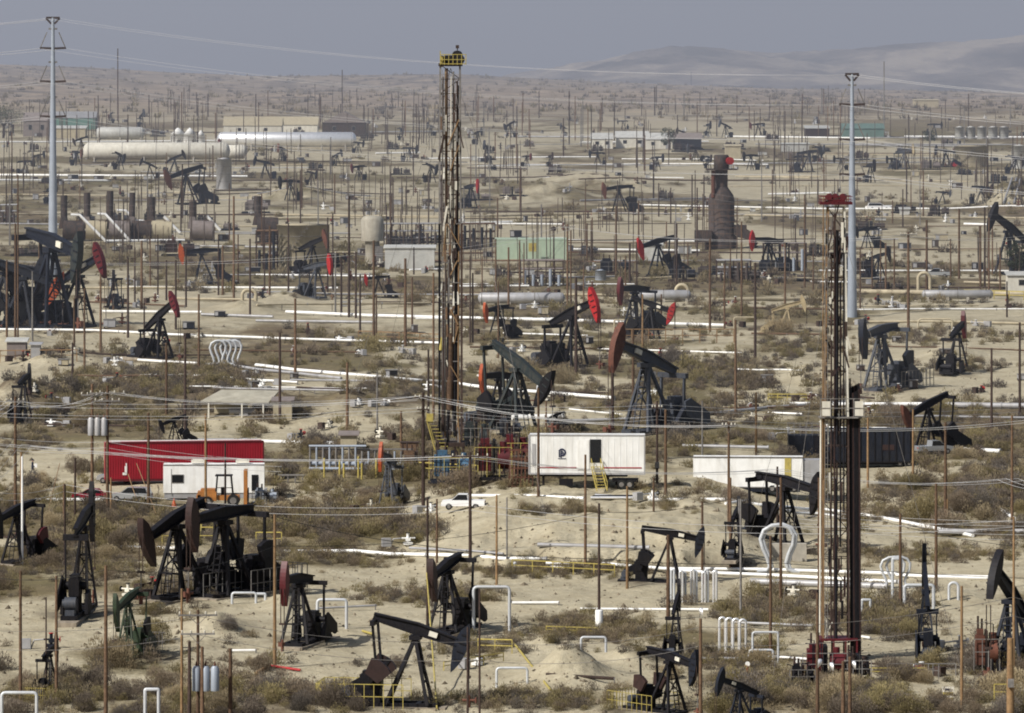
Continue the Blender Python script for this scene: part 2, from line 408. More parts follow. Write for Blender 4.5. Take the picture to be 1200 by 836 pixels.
for ph, x, y in [("the long red container", 220, 545), ("the white trailer with the round logo", 690, 560), ("the tall yellow-topped derrick", 528, 560), ("the red-topped derrick", 985, 760),
    ("the striped white box trailer", 870, 575), ("the black box trailer", 1040, 545), ("the white office cabin", 240, 580), ("the coiled white pipe loop", 265, 425), ("the open pale-roofed shed", 275, 485),
    ("the sooty bottle-shaped vessel", 846, 290), ("the round cream tank", 354, 315), ("the stepped white silo", 436, 312), ("the pale green tank", 622, 302), ("the shiny aluminium vessel", 330, 175),
    ("the long dull white vessel", 190, 190), ("the paired black pumpjacks", 240, 700), ("the green pumpjack", 145, 772), ("the steel pylon by the red pumpjack heads", 62, 325), ("the steel pylon by the tan pumpjack", 998, 372),
    ("the row of white pipe hoops", 815, 705), ("the short bank of silver hoops", 858, 768), ("the floodlight poles", 985, 780), ("the transformer pole cluster", 235, 830), ("the row of yellow bollards", 415, 555),
    ("the big black pumpjack with its head down", 487, 830), ("the white looped pipe riser", 915, 670), ("the yellow placard", 1112, 820), ("the orange-headed pumpjack", 585, 398), ("the grey pumpjack with the brown head", 757, 505),
    ("the red-headed pumpjack by the white pipeline", 675, 430), ("the tan pumpjack", 925, 390), ("the dark long vessel on legs", 1120, 350), ("the white pump house", 1190, 340), ("the lowered orange horse head", 68, 370),
    ("the black pumpjack seen end on", 98, 718), ("the purple-marked pumpjack", 785, 668), ("the eroded dirt bank", 620, 650), ("the dirt mound", 665, 792), ("the tall yellow-green bushes", 1165, 560), ("the row of brown stacks", 130, 285),
    ("the low white building", 480, 313), ("the green sheet shed", 1010, 160), ("the pale far buildings", 740, 175), ("the tan far tank", 1145, 195), ("the bare dirt mound with pipes", 1180, 245), ("the navy pumpjack seen end on", 1085, 772),
    ("the small end-on pumpjack with the orange top", 455, 597), ("the dark end-on pumpjack with a red top", 1122, 436), ("the blue-grey pumpjack", 1035, 458), ("the small pumpjack with red head", 185, 420)]:
    land(ph, x, y)

# ------------------------------------------------------------------ pumpjack
def pumpjack(px, py, ph, d, tilt, yaw=0, head='black', body='black', cw=None, det=2, label=None, fence=False, plate=False, rod=True, phi=None, name='pumpjack', hs=1., ws=1.):
    P = G(px, py); s = S(P[1]); H = ph/s
    r = root(name, P, rad(yaw if d > 0 else 180-yaw)); r.scale = (1, ws, 1)
    bm = HEADC[body]; hm = HEADC[head]; cm = HEADC[cw] if cw else bm
    t = rad(tilt); ct, st = math.cos(t), math.sin(t)
    def Q(x, y, z): return (x*H, y*H, z*H)
    def BQ(x, y, z):   # beam frame -> local
        return ((x*ct-z*st)*H, y*H, (1+x*st+z*ct)*H)
    if det >= 1:
        m = MB()
        for y in (-.15, .15): m.box(Q(-.4, y, .03), (1.45*H, .05*H, .06*H))
        for x in (-1.1, -.75, -.4, .05, .3): m.box(Q(x, 0, .034), (.06*H, .3*H, .05*H))
        m.obj('skid_base', bm, r)
        if det >= 2: MB().box(Q(-.45, 0, -.03), (1.8*H, .45*H, .08*H)).obj('foundation_slab', CONCD, r)
    legs = [(.2, -.23), (.2, .23), (-.4, -.2), (-.4, .2)]
    for (x, y) in legs:
        m = MB(); a = Q(x, y, .04); b = Q(.0, y*.22, .97); m.bar(a, b, .04*H, .045*H)
        m.obj('leg', bm, r)
    m = MB()
    for (x, z) in ((.2, .35), (.2, .65), (-.4, .35)):
        k = 1-z/.97*1.0; yy = .23*(1-z*.8); m.bar(Q(x*(1-z), -yy, z), Q(x*(1-z), yy, z), .025*H)
    if det >= 2:
        m.bar(Q(.2*.65, -.17, .35), Q(.2*.35, .11, .65), .018*H); m.bar(Q(.2*.65, .17, .35), Q(.2*.35, -.11, .65), .018*H)
        for k in range(11):
            z = .1+.08*k; x = .2*(1-z)+.035; m.bar(Q(x, -.05, z), Q(x, .05, z), .012*H)
        for y in (-.05, .05): m.bar(Q(.22, y, .05), Q(.04, y, .97), .012*H)
    m.obj('leg_bracing', bm, r)
    MB().box(Q(0, 0, .965), (.16*H, .2*H, .06*H)).obj('saddle_bearing', bm, r)
    # walking beam: I section
    m = MB()
    def bbox(x0, x1, y, z0, z1, zz0, zz1):
        v = []
        for (x, a, b) in ((x0, z0, z1), (x1, zz0, zz1)):
            for yy in (-y, y):
                for z in (a, b): v.append(BQ(x, yy, z))
        m.add(v, [(0,1,3,2),(4,6,7,5),(0,4,5,1),(2,3,7,6),(0,2,6,4),(1,5,7,3)])
    bbox(-.64, 0, .018, .035, .1, .02, .155); bbox(0, .6, .018, .02, .155, .035, .115)
    bbox(-.64, 0, .05, .015, .035, 0, .02); bbox(0, .6, .05, 0, .02, .015, .035)
    bbox(-.64, 0, .05, .1, .12, .155, .175); bbox(0, .6, .05, .155, .175, .115, .135)
    wb = m.obj('walking_beam', bm, r)
    if plate and det >= 2:
        m = MB(); v = [BQ(.18, -.056, .05), BQ(.3, -.056, .05), BQ(.3, -.056, .12), BQ(.18, -.056, .12), BQ(.18, .056, .05), BQ(.3, .056, .05), BQ(.3, .056, .12), BQ(.18, .056, .12)]
        m.add(v, [(0,1,2,3),(4,7,6,5),(0,4,5,1),(3,2,6,7),(0,3,7,4),(1,5,6,2)])
        m.obj('marking_plate', OFFW, wb)
    # horse head
    pts = []
    Rr = .75
    for k in range(13):
        a = rad(25-58*k/12.); pts.append((Rr*math.cos(a), Rr*math.sin(a)+.06))
    back = [(.6, -.25), (.56, -.02), (.56, .14), (.6, .27)]
    poly = [((x-.56)*hs+.56, z*hs) for x, z in pts+back]
    m = MB(); n = len(poly); w = .05 if det >= 1 else .08
    v = [BQ(x, -w, z) for x, z in poly]+[BQ(x, w, z) for x, z in poly]
    m.add(v, [tuple(range(n)), tuple(range(2*n-1, n-1, -1))]+[(k, (k+1) % n, n+(k+1) % n, n+k) for k in range(n)])
    hd = m.obj('horse_head', hm, r)
    if det >= 2:
        for q in (-.18, -.06, .06, .18): MB().bar(BQ(.62, -w-.006, q+.03), BQ(.72, -w-.006, q+.03), .016*H).obj('rib', bm, hd)
    if rod:
        xr = .75*hs
        m = MB()
        for y in (-.03, .03): m.tube(Q(xr, y, .99+.0), Q(xr, y, .42), .008*H, n=4)
        m.box(Q(xr, 0, .42), (.05*H, .1*H, .03*H))
        m.obj('bridle_cable', RUSTD, r)
        if det >= 1:
            MB().tube(Q(xr, 0, .42), Q(xr, 0, .12), .009*H, n=5).obj('polished_rod', GREYW, r)
            m = MB().tube(Q(xr, 0, -.02), Q(xr, 0, .17), .03*H, .022*H, 8)
            m.tube(Q(xr-.09, 0, .1), Q(xr+.1, 0, .1), .018*H, n=6); m.box(Q(xr+.1, 0, .1), (.02*H, .07*H, .07*H))
            m.obj('wellhead', RUST if det < 2 else BROWN, r)
    # cranks, pitmans
    gx, gz = -.62, .36
    if phi is None: phi = 90+tilt*2.2 if tilt < 0 else -90+tilt*1.2
    # crank pin direction: up when head is down
    ph_ = rad(phi); pinx, pinz = gx+.17*math.cos(ph_), gz+.17*math.sin(ph_)
    for y in (-.23, .23):
        m = MB(); m.bar(Q(gx-.06*math.cos(ph_), y, gz-.06*math.sin(ph_)), Q(gx+.34*math.cos(ph_), y, gz+.34*math.sin(ph_)), .03*H, .07*H)
        cr = m.obj('crank', bm, r)
        if det >= 1:
            m = MB(); pl = []
            for k in range(9):
                a = ph_+rad(-30+60*k/8.); pl.append(Q(gx+.34*math.cos(a), 0, gz+.34*math.sin(a)))
            for a in (ph_+rad(60), ph_-rad(60)): pl.append(Q(gx+.13*math.cos(a), 0, gz+.14*math.sin(a)))
            poly = [(p[0], p[2]) for p in pl]; yy = y+(.03 if y > 0 else -.03)
            m.prism(poly, (yy-.035)*H, (yy+.035)*H).obj('counterweight', cm, cr)
        tail = BQ(-.6, y*.95, .0)
        if det >= 1: MB().bar(Q(pinx, y*.93, pinz), tail, .03*H, .035*H).obj('pitman_arm', bm, r)
    m = MB(); a = BQ(-.6, -.27, .0); b = BQ(-.6, .27, .0); m.bar(a, b, .06*H, .07*H); m.obj('equalizer', bm, r)
    m = MB(); m.box(Q(gx, 0, .15), (.26*H, .2*H, .2*H)); m.box(Q(gx, 0, .35), (.3*H, .22*H, .2*H)); m.box(Q(gx-.02, 0, .47), (.2*H, .18*H, .05*H))
    m.tube(Q(gx, -.24, gz), Q(gx, .24, gz), .05*H, n=10)
    m.obj('gearbox', bm, r)
    if det >= 1:
        m = MB(); m.tube(Q(-.98, -.12, .19), Q(-.98, .12, .19), .075*H, n=12); m.box(Q(-.98, 0, .08), (.18*H, .2*H, .08*H)); m.tube(Q(-.98, .12, .19), Q(-.98, .17, .19), .05*H, n=10)
        m.obj('motor', bm if det < 2 else GREYP, r)
        MB().prism([(-1.04*H, .12*H), (-.94*H, .09*H), (-.52*H, .24*H), (-.5*H, .44*H), (-.62*H, .48*H), (-1.02*H, .26*H)], .27*H, .3*H).obj('belt_guard', bm, r)
    if fence:
        m = MB()
        x0, x1, y0, y1, zt = -1.35, -.12, -.36, .36, .34
        for (a, b) in (((x0, y0), (x1, y0)), ((x0, y1), (x1, y1)), ((x0, y0), (x0, y1))):
            nn = 9
            for k in range(nn+1):
                x = a[0]+(b[0]-a[0])*k/nn; y = a[1]+(b[1]-a[1])*k/nn; m.bar(Q(x, y, 0), Q(x, y, zt), .009*H)
            for z in (zt, zt*.5): m.bar(Q(a[0], a[1], z), Q(b[0], b[1], z), .009*H)
        m.obj('guard_rail', GREYW if fence is True else HEADC.get(fence, YELLOW), r)
    tag(r, label, 'pumpjack', 'pumpjacks in the oil field')
    return r
# px, py(base), pivot height px, dir, tilt, yaw, head, body, counterweight, detail, label
PJ = [
 (487,828,84,1,-17,-8,'navy','black','dbrown',2,'big black pumpjack with its head down behind a yellow rail',dict(fence='yellow_',plate=True)),
 (207,702,88,-1,-19,-55,'dbrown','black','black',2,'black pumpjack with hanging dark brown head, front one of the fenced pair',dict(fence=True)),
 (262,699,90,-1,-3,-56,'dbrown','black','black',2,'black pumpjack with level beam, rear one of the fenced pair',dict(fence=True)),
 (350,756,72,-1,4,-72,'dred','black','black',2,'dark pumpjack with narrow red head beside the tan leaning pole',{}),
 (98,716,100,1,8,86,'black','black','black',2,'tall black pumpjack seen end on with a T shaped top',dict(ws=.55)),
 (150,773,66,-1,-10,-76,'green','green','black',2,'green painted pumpjack on a dark skid seen nearly end on',dict(fence=True,ws=.7)),
 (58,815,48,1,8,80,'black','black','black',2,'small black pumpjack with yellow rail behind the two bottom corner poles',dict(fence='yellow_',ws=.7)),
 (20,660,58,-1,-12,-60,'black','black','dred',2,'black pumpjack with red counterweight at the frame edge',{}),
 (524,742,74,-1,-10,-70,'dbrown','black','black',2,'black pumpjack with paired brown head standing behind the head-down one',{}),
 (785,683,54,1,-11,-6,'navy','black','black',2,'low black pumpjack with purple marked beam before the white pipe hoops',dict(plate=True)),
 (792,768,56,1,16,82,'black','black','black',2,'narrow navy pumpjack end on below the white pipe hoops',dict(ws=.6)),
 (785,836,62,1,-9,-48,'navy','black','dbrown',2,'black pumpjack with orange guarded crank left of the floodlight pole',dict(plate=True,fence='yellow_')),
 (866,856,48,-1,20,-38,'navy','navy','black',2,'navy pumpjack with purple black head rising out of the bottom scrub',dict(plate=True)),
 (1085,771,80,1,26,88,'navy','navy','black',2,'tall navy pumpjack seen end on in olive scrub',dict(ws=.6)),
 (1184,790,88,-1,34,-62,'black','navy','black',2,'dark pumpjack with raised beam at the frame edge beside a thick pole',dict(fence=True)),
 (455,596,54,-1,14,-76,'orange','grey','black',2,'grey pumpjack seen end on with an orange top',dict(ws=.7,hs=.9)),
 (606,505,74,1,-30,-42,'black','teal','black',2,'dark pumpjack with steeply dropped beam behind the white logo trailer',{}),
 (585,492,48,-1,2,-52,'orange','black','black',1,'small black pumpjack with orange square head beside the tall derrick foot',{}),
 (757,508,83,-1,20,-46,'brown','grey','navy',2,'large grey pumpjack with a brown head and pale beam plate',dict(plate=True)),
 (671,431,60,1,21,-46,'red','black','black',2,'black pumpjack with a bright red head raised over the sandy road',dict(plate=True)),
 (763,400,40,1,-17,-24,'red','black','black',2,'black pumpjack with lowered bright red head, front of the overlapping pair',dict(plate=True)),
 (744,388,46,-1,2,-54,'dred','navy','black',2,'navy pumpjack with dark red head, rear of the overlapping pair',{}),
 (188,421,48,1,32,-48,'dred','black','black',2,'small black pumpjack with a dark red head over the coiled pipe',{}),
 (92,384,62,1,25,-42,'dred','navy','black',2,'navy pumpjack with raised deep red ribbed head beside the steel pylon',dict(plate=True)),
 (60,386,96,1,-10,-56,'teal','navy','black',2,'dark green grey pumpjack with long sloping beam behind the lowered orange head',dict(plate=True,hs=.9,ws=.8)),
 (28,386,62,1,-22,-8,'orange','navy','black',2,'black pumpjack with a lowered orange head before the steel pylon',{}),
 (6,384,66,1,-6,-14,'navy','navy','dred',2,'dark pumpjack with a deep red counterweight partly out of frame',{}),
 (-34,386,44,1,-6,-10,'red','navy','black',2,'dark pumpjack with bright red head low at the frame edge',{}),
 (236,333,36,-1,-4,-8,'orange','navy','black',1,'navy pumpjack with an orange brown head beneath the brown stacks',{}),
 (371,350,36,1,10,-46,'red','grey','black',1,'blue grey pumpjack with a red head before the cream tank',{}),
 (366,322,34,1,20,-40,'brown','black','black',1,'dark pumpjack against the wall of the round cream tank',{}),
 (443,349,22,-1,-6,-10,'red','black','black',1,'low black pumpjack with bright red head on the tan strip',{}),
 (583,398,34,-1,-6,-52,'orange','black','black',1,'black pumpjack with orange head left of the red headed pair',{}),
 (923,391,30,1,16,-10,'tan','tan','black',1,'tan painted pumpjack with tan head right of the field road',{}),
 (1032,458,66,-1,-6,-58,'navy','grey','navy',2,'blue grey pumpjack with high crank and small fence on a pale pad',dict(fence=True)),
 (1122,436,46,1,14,70,'dred','black','black',1,'dark pumpjack seen end on with a red top among bushes',{}),
 (1088,530,52,-1,-22,-35,'brown','black','black',2,'black pumpjack with brown head behind the black box trailer',{}),
 (1182,322,52,-1,28,-45,'black','navy','black',1,'dark pumpjack with steep raised beam on the far slope',{}),
 (28,492,44,1,8,82,'black','black','black',1,'small dark pumpjack seen end on before the sandy knoll',dict(ws=.7)),
 (204,520,26,-1,-18,-30,'black','black','black',1,'small black pumpjack peeping over the long red container',{}),
 (652,506,18,-1,-22,-12,'grey','black','black',1,'low black pumpjack showing just above the logo trailer roof',dict(plate=True)),
 (771,324,38,-1,-14,-32,'red','navy','black',1,'navy pumpjack with a faded red head near the pale tank',{}),
 (725,250,28,-1,-6,-20,'brown','navy','black',1,'far navy pumpjack with brown head on the bare slope',{}),
 (900,318,34,-1,4,-30,'red','navy','navy',1,'dark blue pumpjack with a red head right of the sooty vessel',{}),
 (218,240,36,-1,-18,-25,'brown','navy','black',1,'far pumpjack with rust red head above the brown stacks',{}),
 (552,244,24,1,6,-60,'red','navy','black',1,'far end on pumpjack with a red head right of the tall derrick',{}),
 (1108,196,18,-1,8,-12,'navy','navy','red',1,'far dark pumpjack with a red counterweight by the tan tank',{}),
 (920,642,72,1,-8,-44,'black','black','black',2,'black pumpjack with level beam behind the red-topped derrick',{}),
 (862,652,46,1,10,80,'black','black','black',2,'bulky black pumpjack seen end on before the dirt slope',dict(ws=.8)),
 (1016,292,22,-1,-8,-30,'black','navy','black',1,'far dark pumpjack with boxy crank right of the steel pylon',{}),
 (1030,328,26,1,14,-50,'black','navy','black',1,'far dark pumpjack standing on the tan strip near the pylon',{}),
 (1060,198,20,1,10,-40,'tan','grey','black',1,'far tan and grey pumpjack on the pale bare slope',{}),
 (948,202,22,1,6,-10,'navy','navy','navy',1,'far dark pumpjack with wide beam before the white tank row',{}),
 (134,362,34,1,0,-88,'black','navy','black',1,'narrow dark pumpjack end on right of the deep red head',{}),
]
for t in PJ:
    pumpjack(*t[:6], head=t[6], body=t[7], cw=t[8], det=t[9], label=t[10], **t[11])

# ------------------------------------------------------------------ poles
def pole(x, yt, yb, w=3.4, m=RUST, arms=(), xt=None, trafo=False, desc=None, name='utility_pole', box=None):
    P = G(x, yb); D = P[1]; s = S(D)
    h = ZAT(yt, D)-P[2]; xt = x if xt is None else xt; dx = (xt-x)/s
    r0 = max(w*.5/s, .04); cls = {RUST: 'rust brown', RUSTD: 'dark rusty', WOODP: 'tan weathered', GREYW: 'grey weathered', WHITEP: 'white capped'}.get(m, 'brown')
    px_top = (yb-yt)
    size = 'tall' if h > 13 else ('short' if h < 7.5 else '')
    thin = 'thin' if w < 2.6 else ('thick' if w > 5 else '')
    base = desc or f'{size} {thin} {cls} pole'.strip().replace('  ', ' ')
    if base.startswith('pole'): base = 'plain '+base
    r = root(name, P) if (arms or trafo or box) else None
    mb = MB().tube((0, 0, -.4), (dx, 0, h), r0, r0*.72, 8)
    if r is None:
        r = mb.obj(name, m, None, P)
    else:
        mb.obj('pole_shaft', m, r)
    for (ay, aw) in arms:
        z = ZAT(ay, D)-P[2]; xx = dx*z/h
        am = MB().bar((xx-aw/s/2, -r0*1.2, z), (xx+aw/s/2, -r0*1.2, z+.02), .14, .14)
        am.bar((xx-aw/s/4, -r0, z), (xx, -r0, z-.8), .05); am.bar((xx+aw/s/4, -r0, z), (xx, -r0, z-.8), .05)
        a = am.obj('cross_arm', GREYW if m in (RUST, WOODP) else RUSTD, r)
        for k in (-.46, -.2, .2, .46):
            MB().lathe([(.05, 0), (.09, .04), (.06, .12), (.09, .16), (.04, .26)], (xx+aw/s*k, -r0*1.2, z+.07), 8).obj('insulator', OFFW, a)
    if trafo:
        z = ZAT(trafo, D)-P[2]
        for k in (-.1, .68, 1.46):
            t = MB().lathe([(.34, 0), (.36, .1), (.36, 1.9), (.22, 2.1)], (dx*z/h+k, -r0-.42, z-1.), 14).obj('transformer_can', GALV if yb > 700 else GREYPIPE, r)
            MB().lathe([(.06, 2.1), (.1, 2.2), (.04, 2.5)], (dx*z/h+k, -r0-.42, z-1.), 8).obj('bushing', BROWN, t)
    if box:
        z = ZAT(box, D)-P[2]; MB().box((0, -r0-.1, z), (.5, .25, .7)).obj('switch_box', GREYW, r)
    tag(r, where(base, x, (yb if yb < 836 else 836)), 'pole', 'poles across the oil field')
    return r, P, h
GREYD = mat('dull_grey_brown_steel', (.1,.075,.06), .9, 0, .3, 1)
T, W_, Y_, D_, K_ = RUST, WOODP, GREYW, RUSTD, WHITEP
POLES = [
 (24,669,822,4.2,T),(66,675,820,4,T),(54,700,818,2.2,D_),(124,663,842,5,T),(76,568,668,3,D_),(26,535,662,3,K_),(213,690,845,3.6,W_),(222,752,850,5,D_),(237,758,850,5,T),(270,760,848,5.5,T),
 (18,465,606,4,T),(25,530,606,3.4,W_),(75,567,612,3,T),(88,537,606,3,D_),(174,484,598,4,T),(264,520,598,2.8,D_),(241,485,600,3.4,W_),
 (85,402,446,3,D_),(99,400,433,3,T),(195,402,486,3.4,T),(217,395,512,3.6,D_),(233,345,436,3,T),(328,390,496,3.6,D_),(346,350,441,3.6,T),(407,425,508,3.8,T),(442,437,506,2.4,Y_),(470,482,523,3.2,T),
 (502,410,491,3,D_),(508,320,492,3,T),(501,583,738,3.6,D_),(512,585,660,3,T),(582,580,687,3,W_),(631,455,582,3.6,T),(675,325,441,4.2,D_),(718,415,508,3.6,D_),(742,386,486,3.6,T),(761,420,506,3.4,W_),
 (780,480,580,3.8,T),(686,533,662,3.6,T),(702,590,735,3.6,D_),(735,570,690,3.4,W_),(783,627,727,5,T),(862,375,488,3.2,T),(886,460,538,3,W_),(885,308,420,3.4,D_),(866,585,652,2.6,Y_),
 (823,588,672,3.4,T),(856,560,667,3.4,T),(868,585,722,3,Y_),(903,628,772,4,T),(915,560,710,4,T),(958,695,842,4.6,T),(960,560,700,4,T),(988,775,850,5,T),(996,770,850,5,T),(1055,602,716,4,T),(1097,567,690,4,T),
 (1127,687,832,4,W_),(1110,585,617,3.2,W_),(1162,408,506,3.2,D_),(1195,378,492,3.4,D_),(1017,490,572,3,W_),(1070,480,570,3,W_),(1188,606,800,3.4,W_),(562,690,845,2.8,D_),(548,735,845,3,D_),
 (21,205,405,2.2,T),(18,262,408,3,T),(8,305,395,2.8,T),(38,318,400,2.4,Y_),(46,268,340,2.2,T),(87,350,411,2.6,T),(99,338,412,2.6,T),(118,322,412,3,T),(150,302,396,3,D_),(158,290,354,2.2,D_),(166,282,362,3.2,T),(169,355,420,2.4,D_),
 (176,280,337,2,T),(185,275,346,2,D_),(195,305,352,2.6,D_),(206,305,386,2.8,D_),(212,220,272,1.8,D_),(218,290,360,2.4,D_),(256,275,346,2.2,D_),(261,288,346,2.6,T),(274,230,353,3,T),(279,275,332,2,T),(293,280,370,2.6,D_),
 (310,270,342,2,D_),(316,265,346,2.6,T),(338,262,342,2.4,D_),(352,200,262,1.8,D_),(384,255,346,2,D_),(390,250,340,2,D_),(393,295,371,2.4,Y_),(400,300,371,2.8,D_),(417,295,373,3,D_),(422,322,391,2.8,D_),(438,282,405,3.4,T),
 (441,345,404,2.4,T),(453,240,301,1.8,D_),(458,230,312,2,T),(475,303,406,3.8,T),(483,325,386,2.6,T),(485,290,322,2,D_),(551,300,402,2.2,D_),(554,320,402,2.6,D_),(565,300,358,1.8,T),(581,280,358,2.4,T),(596,290,362,2.8,T),
 (609,282,341,2.4,T),(614,285,336,1.8,T),(649,265,336,2.2,D_),(669,270,362,2.2,T),(684,312,356,2,T),(688,262,307,2.2,T),(694,255,307,2,T),(722,242,326,2.8,T),(738,285,332,3,D_),(746,284,341,2,D_),(753,345,412,2.6,W_),(772,215,254,1.8,D_),
 (781,260,291,1.8,T),(793,262,342,2.6,D_),(786,220,262,1.8,D_),(806,285,317,1.8,T),(811,205,254,1.8,D_),(817,220,302,2,D_),(825,205,254,1.8,D_),(832,280,389,3,T),(849,310,386,2.4,T),(856,290,341,1.8,T),(869,260,371,2.4,T),
 (920,285,357,2.6,T),(953,290,341,2,T),(943,228,337,2.2,T),(932,255,292,2,D_),(1048,280,341,2.2,T),(1046,235,262,1.8,T),(1058,222,266,1.8,D_),(1086,258,341,3.2,T),(1082,200,256,2,T),(1114,280,327,2,T),(1124,245,327,3,T),(1149,265,339,2.8,T),
 (1154,243,337,2.6,D_),(1159,255,340,2.2,T),(1163,262,322,2,T),(1172,290,340,2.2,T),(1022,290,341,1.8,T),(1032,280,340,2,T),(1038,285,341,2.4,T),(775,345,386,2.4,T),(742,386,412,2,T),(733,300,345,2,T),(1008,290,362,2,T),(584,330,420,2.2,T),
 (130,560,604,2.4,W_),(766,560,600,2.6,T),(594,583,655,2.2,Y_),(1180,330,372,2.2,D_),(640,470,520,2.4,T),(823,470,540,2.2,Y_),(1186,487,622,3.4,T),(911,547,622,3.4,D_),(1108,495,617,4,T),(512,500,560,2.4,D_),
]
for (x, yt, yb, w, m) in POLES: pole(x, yt, yb, w, m)
PA = {}
for key, a in dict(
    A=(18,466,600,4,T,((470,22),)), B=(126,452,601,4,T,((461,42),(470,30))), B2=(108,450,600,4,T,((463,26),)), C=(496,460,596,4.6,D_,((466,20),(480,14))), E=(551,530,657,4.2,D_,((535,44),)),
    H=(854,495,622,3.6,T,((499,16),)), J=(1064.5,272,389,3.6,T,((275,20),)), K=(409,230,372,3.2,D_,((297,34),)), L=(665,263,361,2.8,T,((266,18),)), N=(770,470,567,3.2,D_,((478,12),)),
    Q=(232,715,848,4.4,T,((721,46),(743,40)))).items():
    x, yt, yb, w, m, arms = a
    PA[key] = pole(x, yt, yb, w, m, arms, trafo={'B2': 500, 'Q': 795}.get(key, False), desc={'B2': 'rust pole carrying grey transformer cans', 'Q': 'double crossarm pole carrying white transformer cans'}.get(key, 'pole with a wooden crossarm'), box={'N': 545}.get(key))
# the two poles with special looks
r, P, h = pole(322, 603, 783, 4.2, W_, desc='leaning tan wooden pole'); 
r, P, h = pole(1184, 748, 850, 10, W_, box=800, desc='stout light brown wooden pole')
# floodlights
def floodlight(px, py, D, dirx, label):
    z = ZAT(py, D); x = XAT(px, D)
    r = root('floodlight', (x, D-.2, z))
    m = MB(); prof = [(.05, -.2), (.16, -.18), (.3, 0), (.36, .18), (.37, .22)]
    n = 14; vs = []
    for (rr, q) in prof:
        for k in range(n):
            a = 2*PI*k/n; vs.append((q*dirx*.8+rr*.0, rr*math.cos(a), rr*math.sin(a)-q*.5))
    m.add(vs, [(i*n+k, i*n+(k+1) % n, (i+1)*n+(k+1) % n, (i+1)*n+k) for i in range(len(prof)-1) for k in range(n)], True); m.add(vs[:n], [tuple(range(n))]); m.add(vs[-n:], [tuple(range(n))])
    m.obj('lamp_housing', SILVER, r); MB().bar((0, 0, -.1), (-.1*dirx, .1, -.5), .06).obj('bracket', GREYW, r)
    tag(r, label, 'floodlight', 'floodlights on poles')
Dq = G(988, 850)[1]
floodlight(961, 776, Dq, -1, 'dented silver floodlight on the tall pole before the red-topped derrick')
floodlight(1000, 778, Dq, 1, 'bright silver floodlight on the shorter twin poles')
floodlight(974, 780, Dq, 1, 'half hidden white floodlight between the two silver ones')
r_, P_, h_ = pole(821, 725, 842, 4.6, T)
floodlight(821, 716, P_[1], 1, 'grey green floodlight facing up by the white pipe hoops')

# far poles, beyond 160 metres of relief they are plain sticks
far_mesh = {}
for k, m in enumerate((RUST, RUSTD, GREYW)):
    far_mesh[k] = MB().tube((0, 0, -.3), (0, 0, 1), .012, .009, 5).mesh('pole', m)
cnt = 0
def farpole(px, py, hp, k, w=1.0):
    P = G(px, py); s = S(P[1]); h = hp/s
    o = bpy.data.objects.new('utility_pole', far_mesh[k]); COL.objects.link(o)
    o.location = P; o.scale = (w/s/.022, w/s/.022, h)
    o['label'] = ('thin rusty', 'thin dark', 'thin grey')[k]+' bare pole in the crowded hazy rows toward the hills'
    o['category'] = 'pole'; o['group'] = ('far rusty poles', 'far dark poles', 'far grey poles')[k]
for (px, yt, yb) in [(138,57,142),(401,82,132),(1036,72,160),(14,155,215),(55,150,200),(111,115,150),(115,112,150),(213,108,165),(232,115,170),(303,120,160),(375,117,150),(436,128,160),(452,120,155),(475,118,160),(488,122,170),(559,118,165),
      (567,120,160),(612,120,160),(620,128,162),(667,107,170),(674,113,165),(683,113,168),(689,128,175),(693,128,180),(703,128,160),(720,118,165),(755,140,200),(767,165,200),(794,135,175),(817,120,160),(810,85,100),(840,120,160),(878,125,165),
      (920,130,175),(940,120,170),(970,125,165),(977,118,160),(985,120,165),(1065,135,165),(1090,147,195),(1130,125,170),(1135,110,160),(1184,112,150),(1156,140,175),(1187,160,198)]:
    farpole(px, yb, yb-yt, R.choice((0, 1, 1, 2)), 1.3 if yb-yt < 60 else 1.6)
for k in range(105):
    py = 134+170*R.random()**1.5; px = R.uniform(-10, 1210)
    if 160 < px < 420 and 165 < py < 195: py += 30
    hp = R.uniform(9, 14)*S(G(px, py)[1])*1.0
    farpole(px, py, hp, R.choice((0, 0, 1, 1, 2)), R.uniform(1.0, 1.7)*(1.25 if py > 230 else 1))

# beyond the three hundred or so poles above, the rest of the far pole forest reads as one mass
mb = MB(); qq = random.Random(99)
cl = [(qq.uniform(0, 1200), 126+200*qq.random()**1.1) for _ in range(46)]
for k in range(620):
    c_ = qq.choice(cl); px = c_[0]+qq.gauss(0, 26); py = max(124, c_[1]+qq.gauss(0, 9))
    P = G(px, py); s = S(P[1]); h = qq.uniform(4, 13); w = qq.uniform(.7, 1.3)/s
    mb.tube((P[0], P[1], P[2]-.3), (P[0]+qq.uniform(-.2, .2), P[1], P[2]+h), w*.5, w*.4, 4, False)
o = mb.obj('distant_poles', GREYD); tag(o, 'forest of thin distant poles standing all over the hazy field', 'poles', kind='stuff')
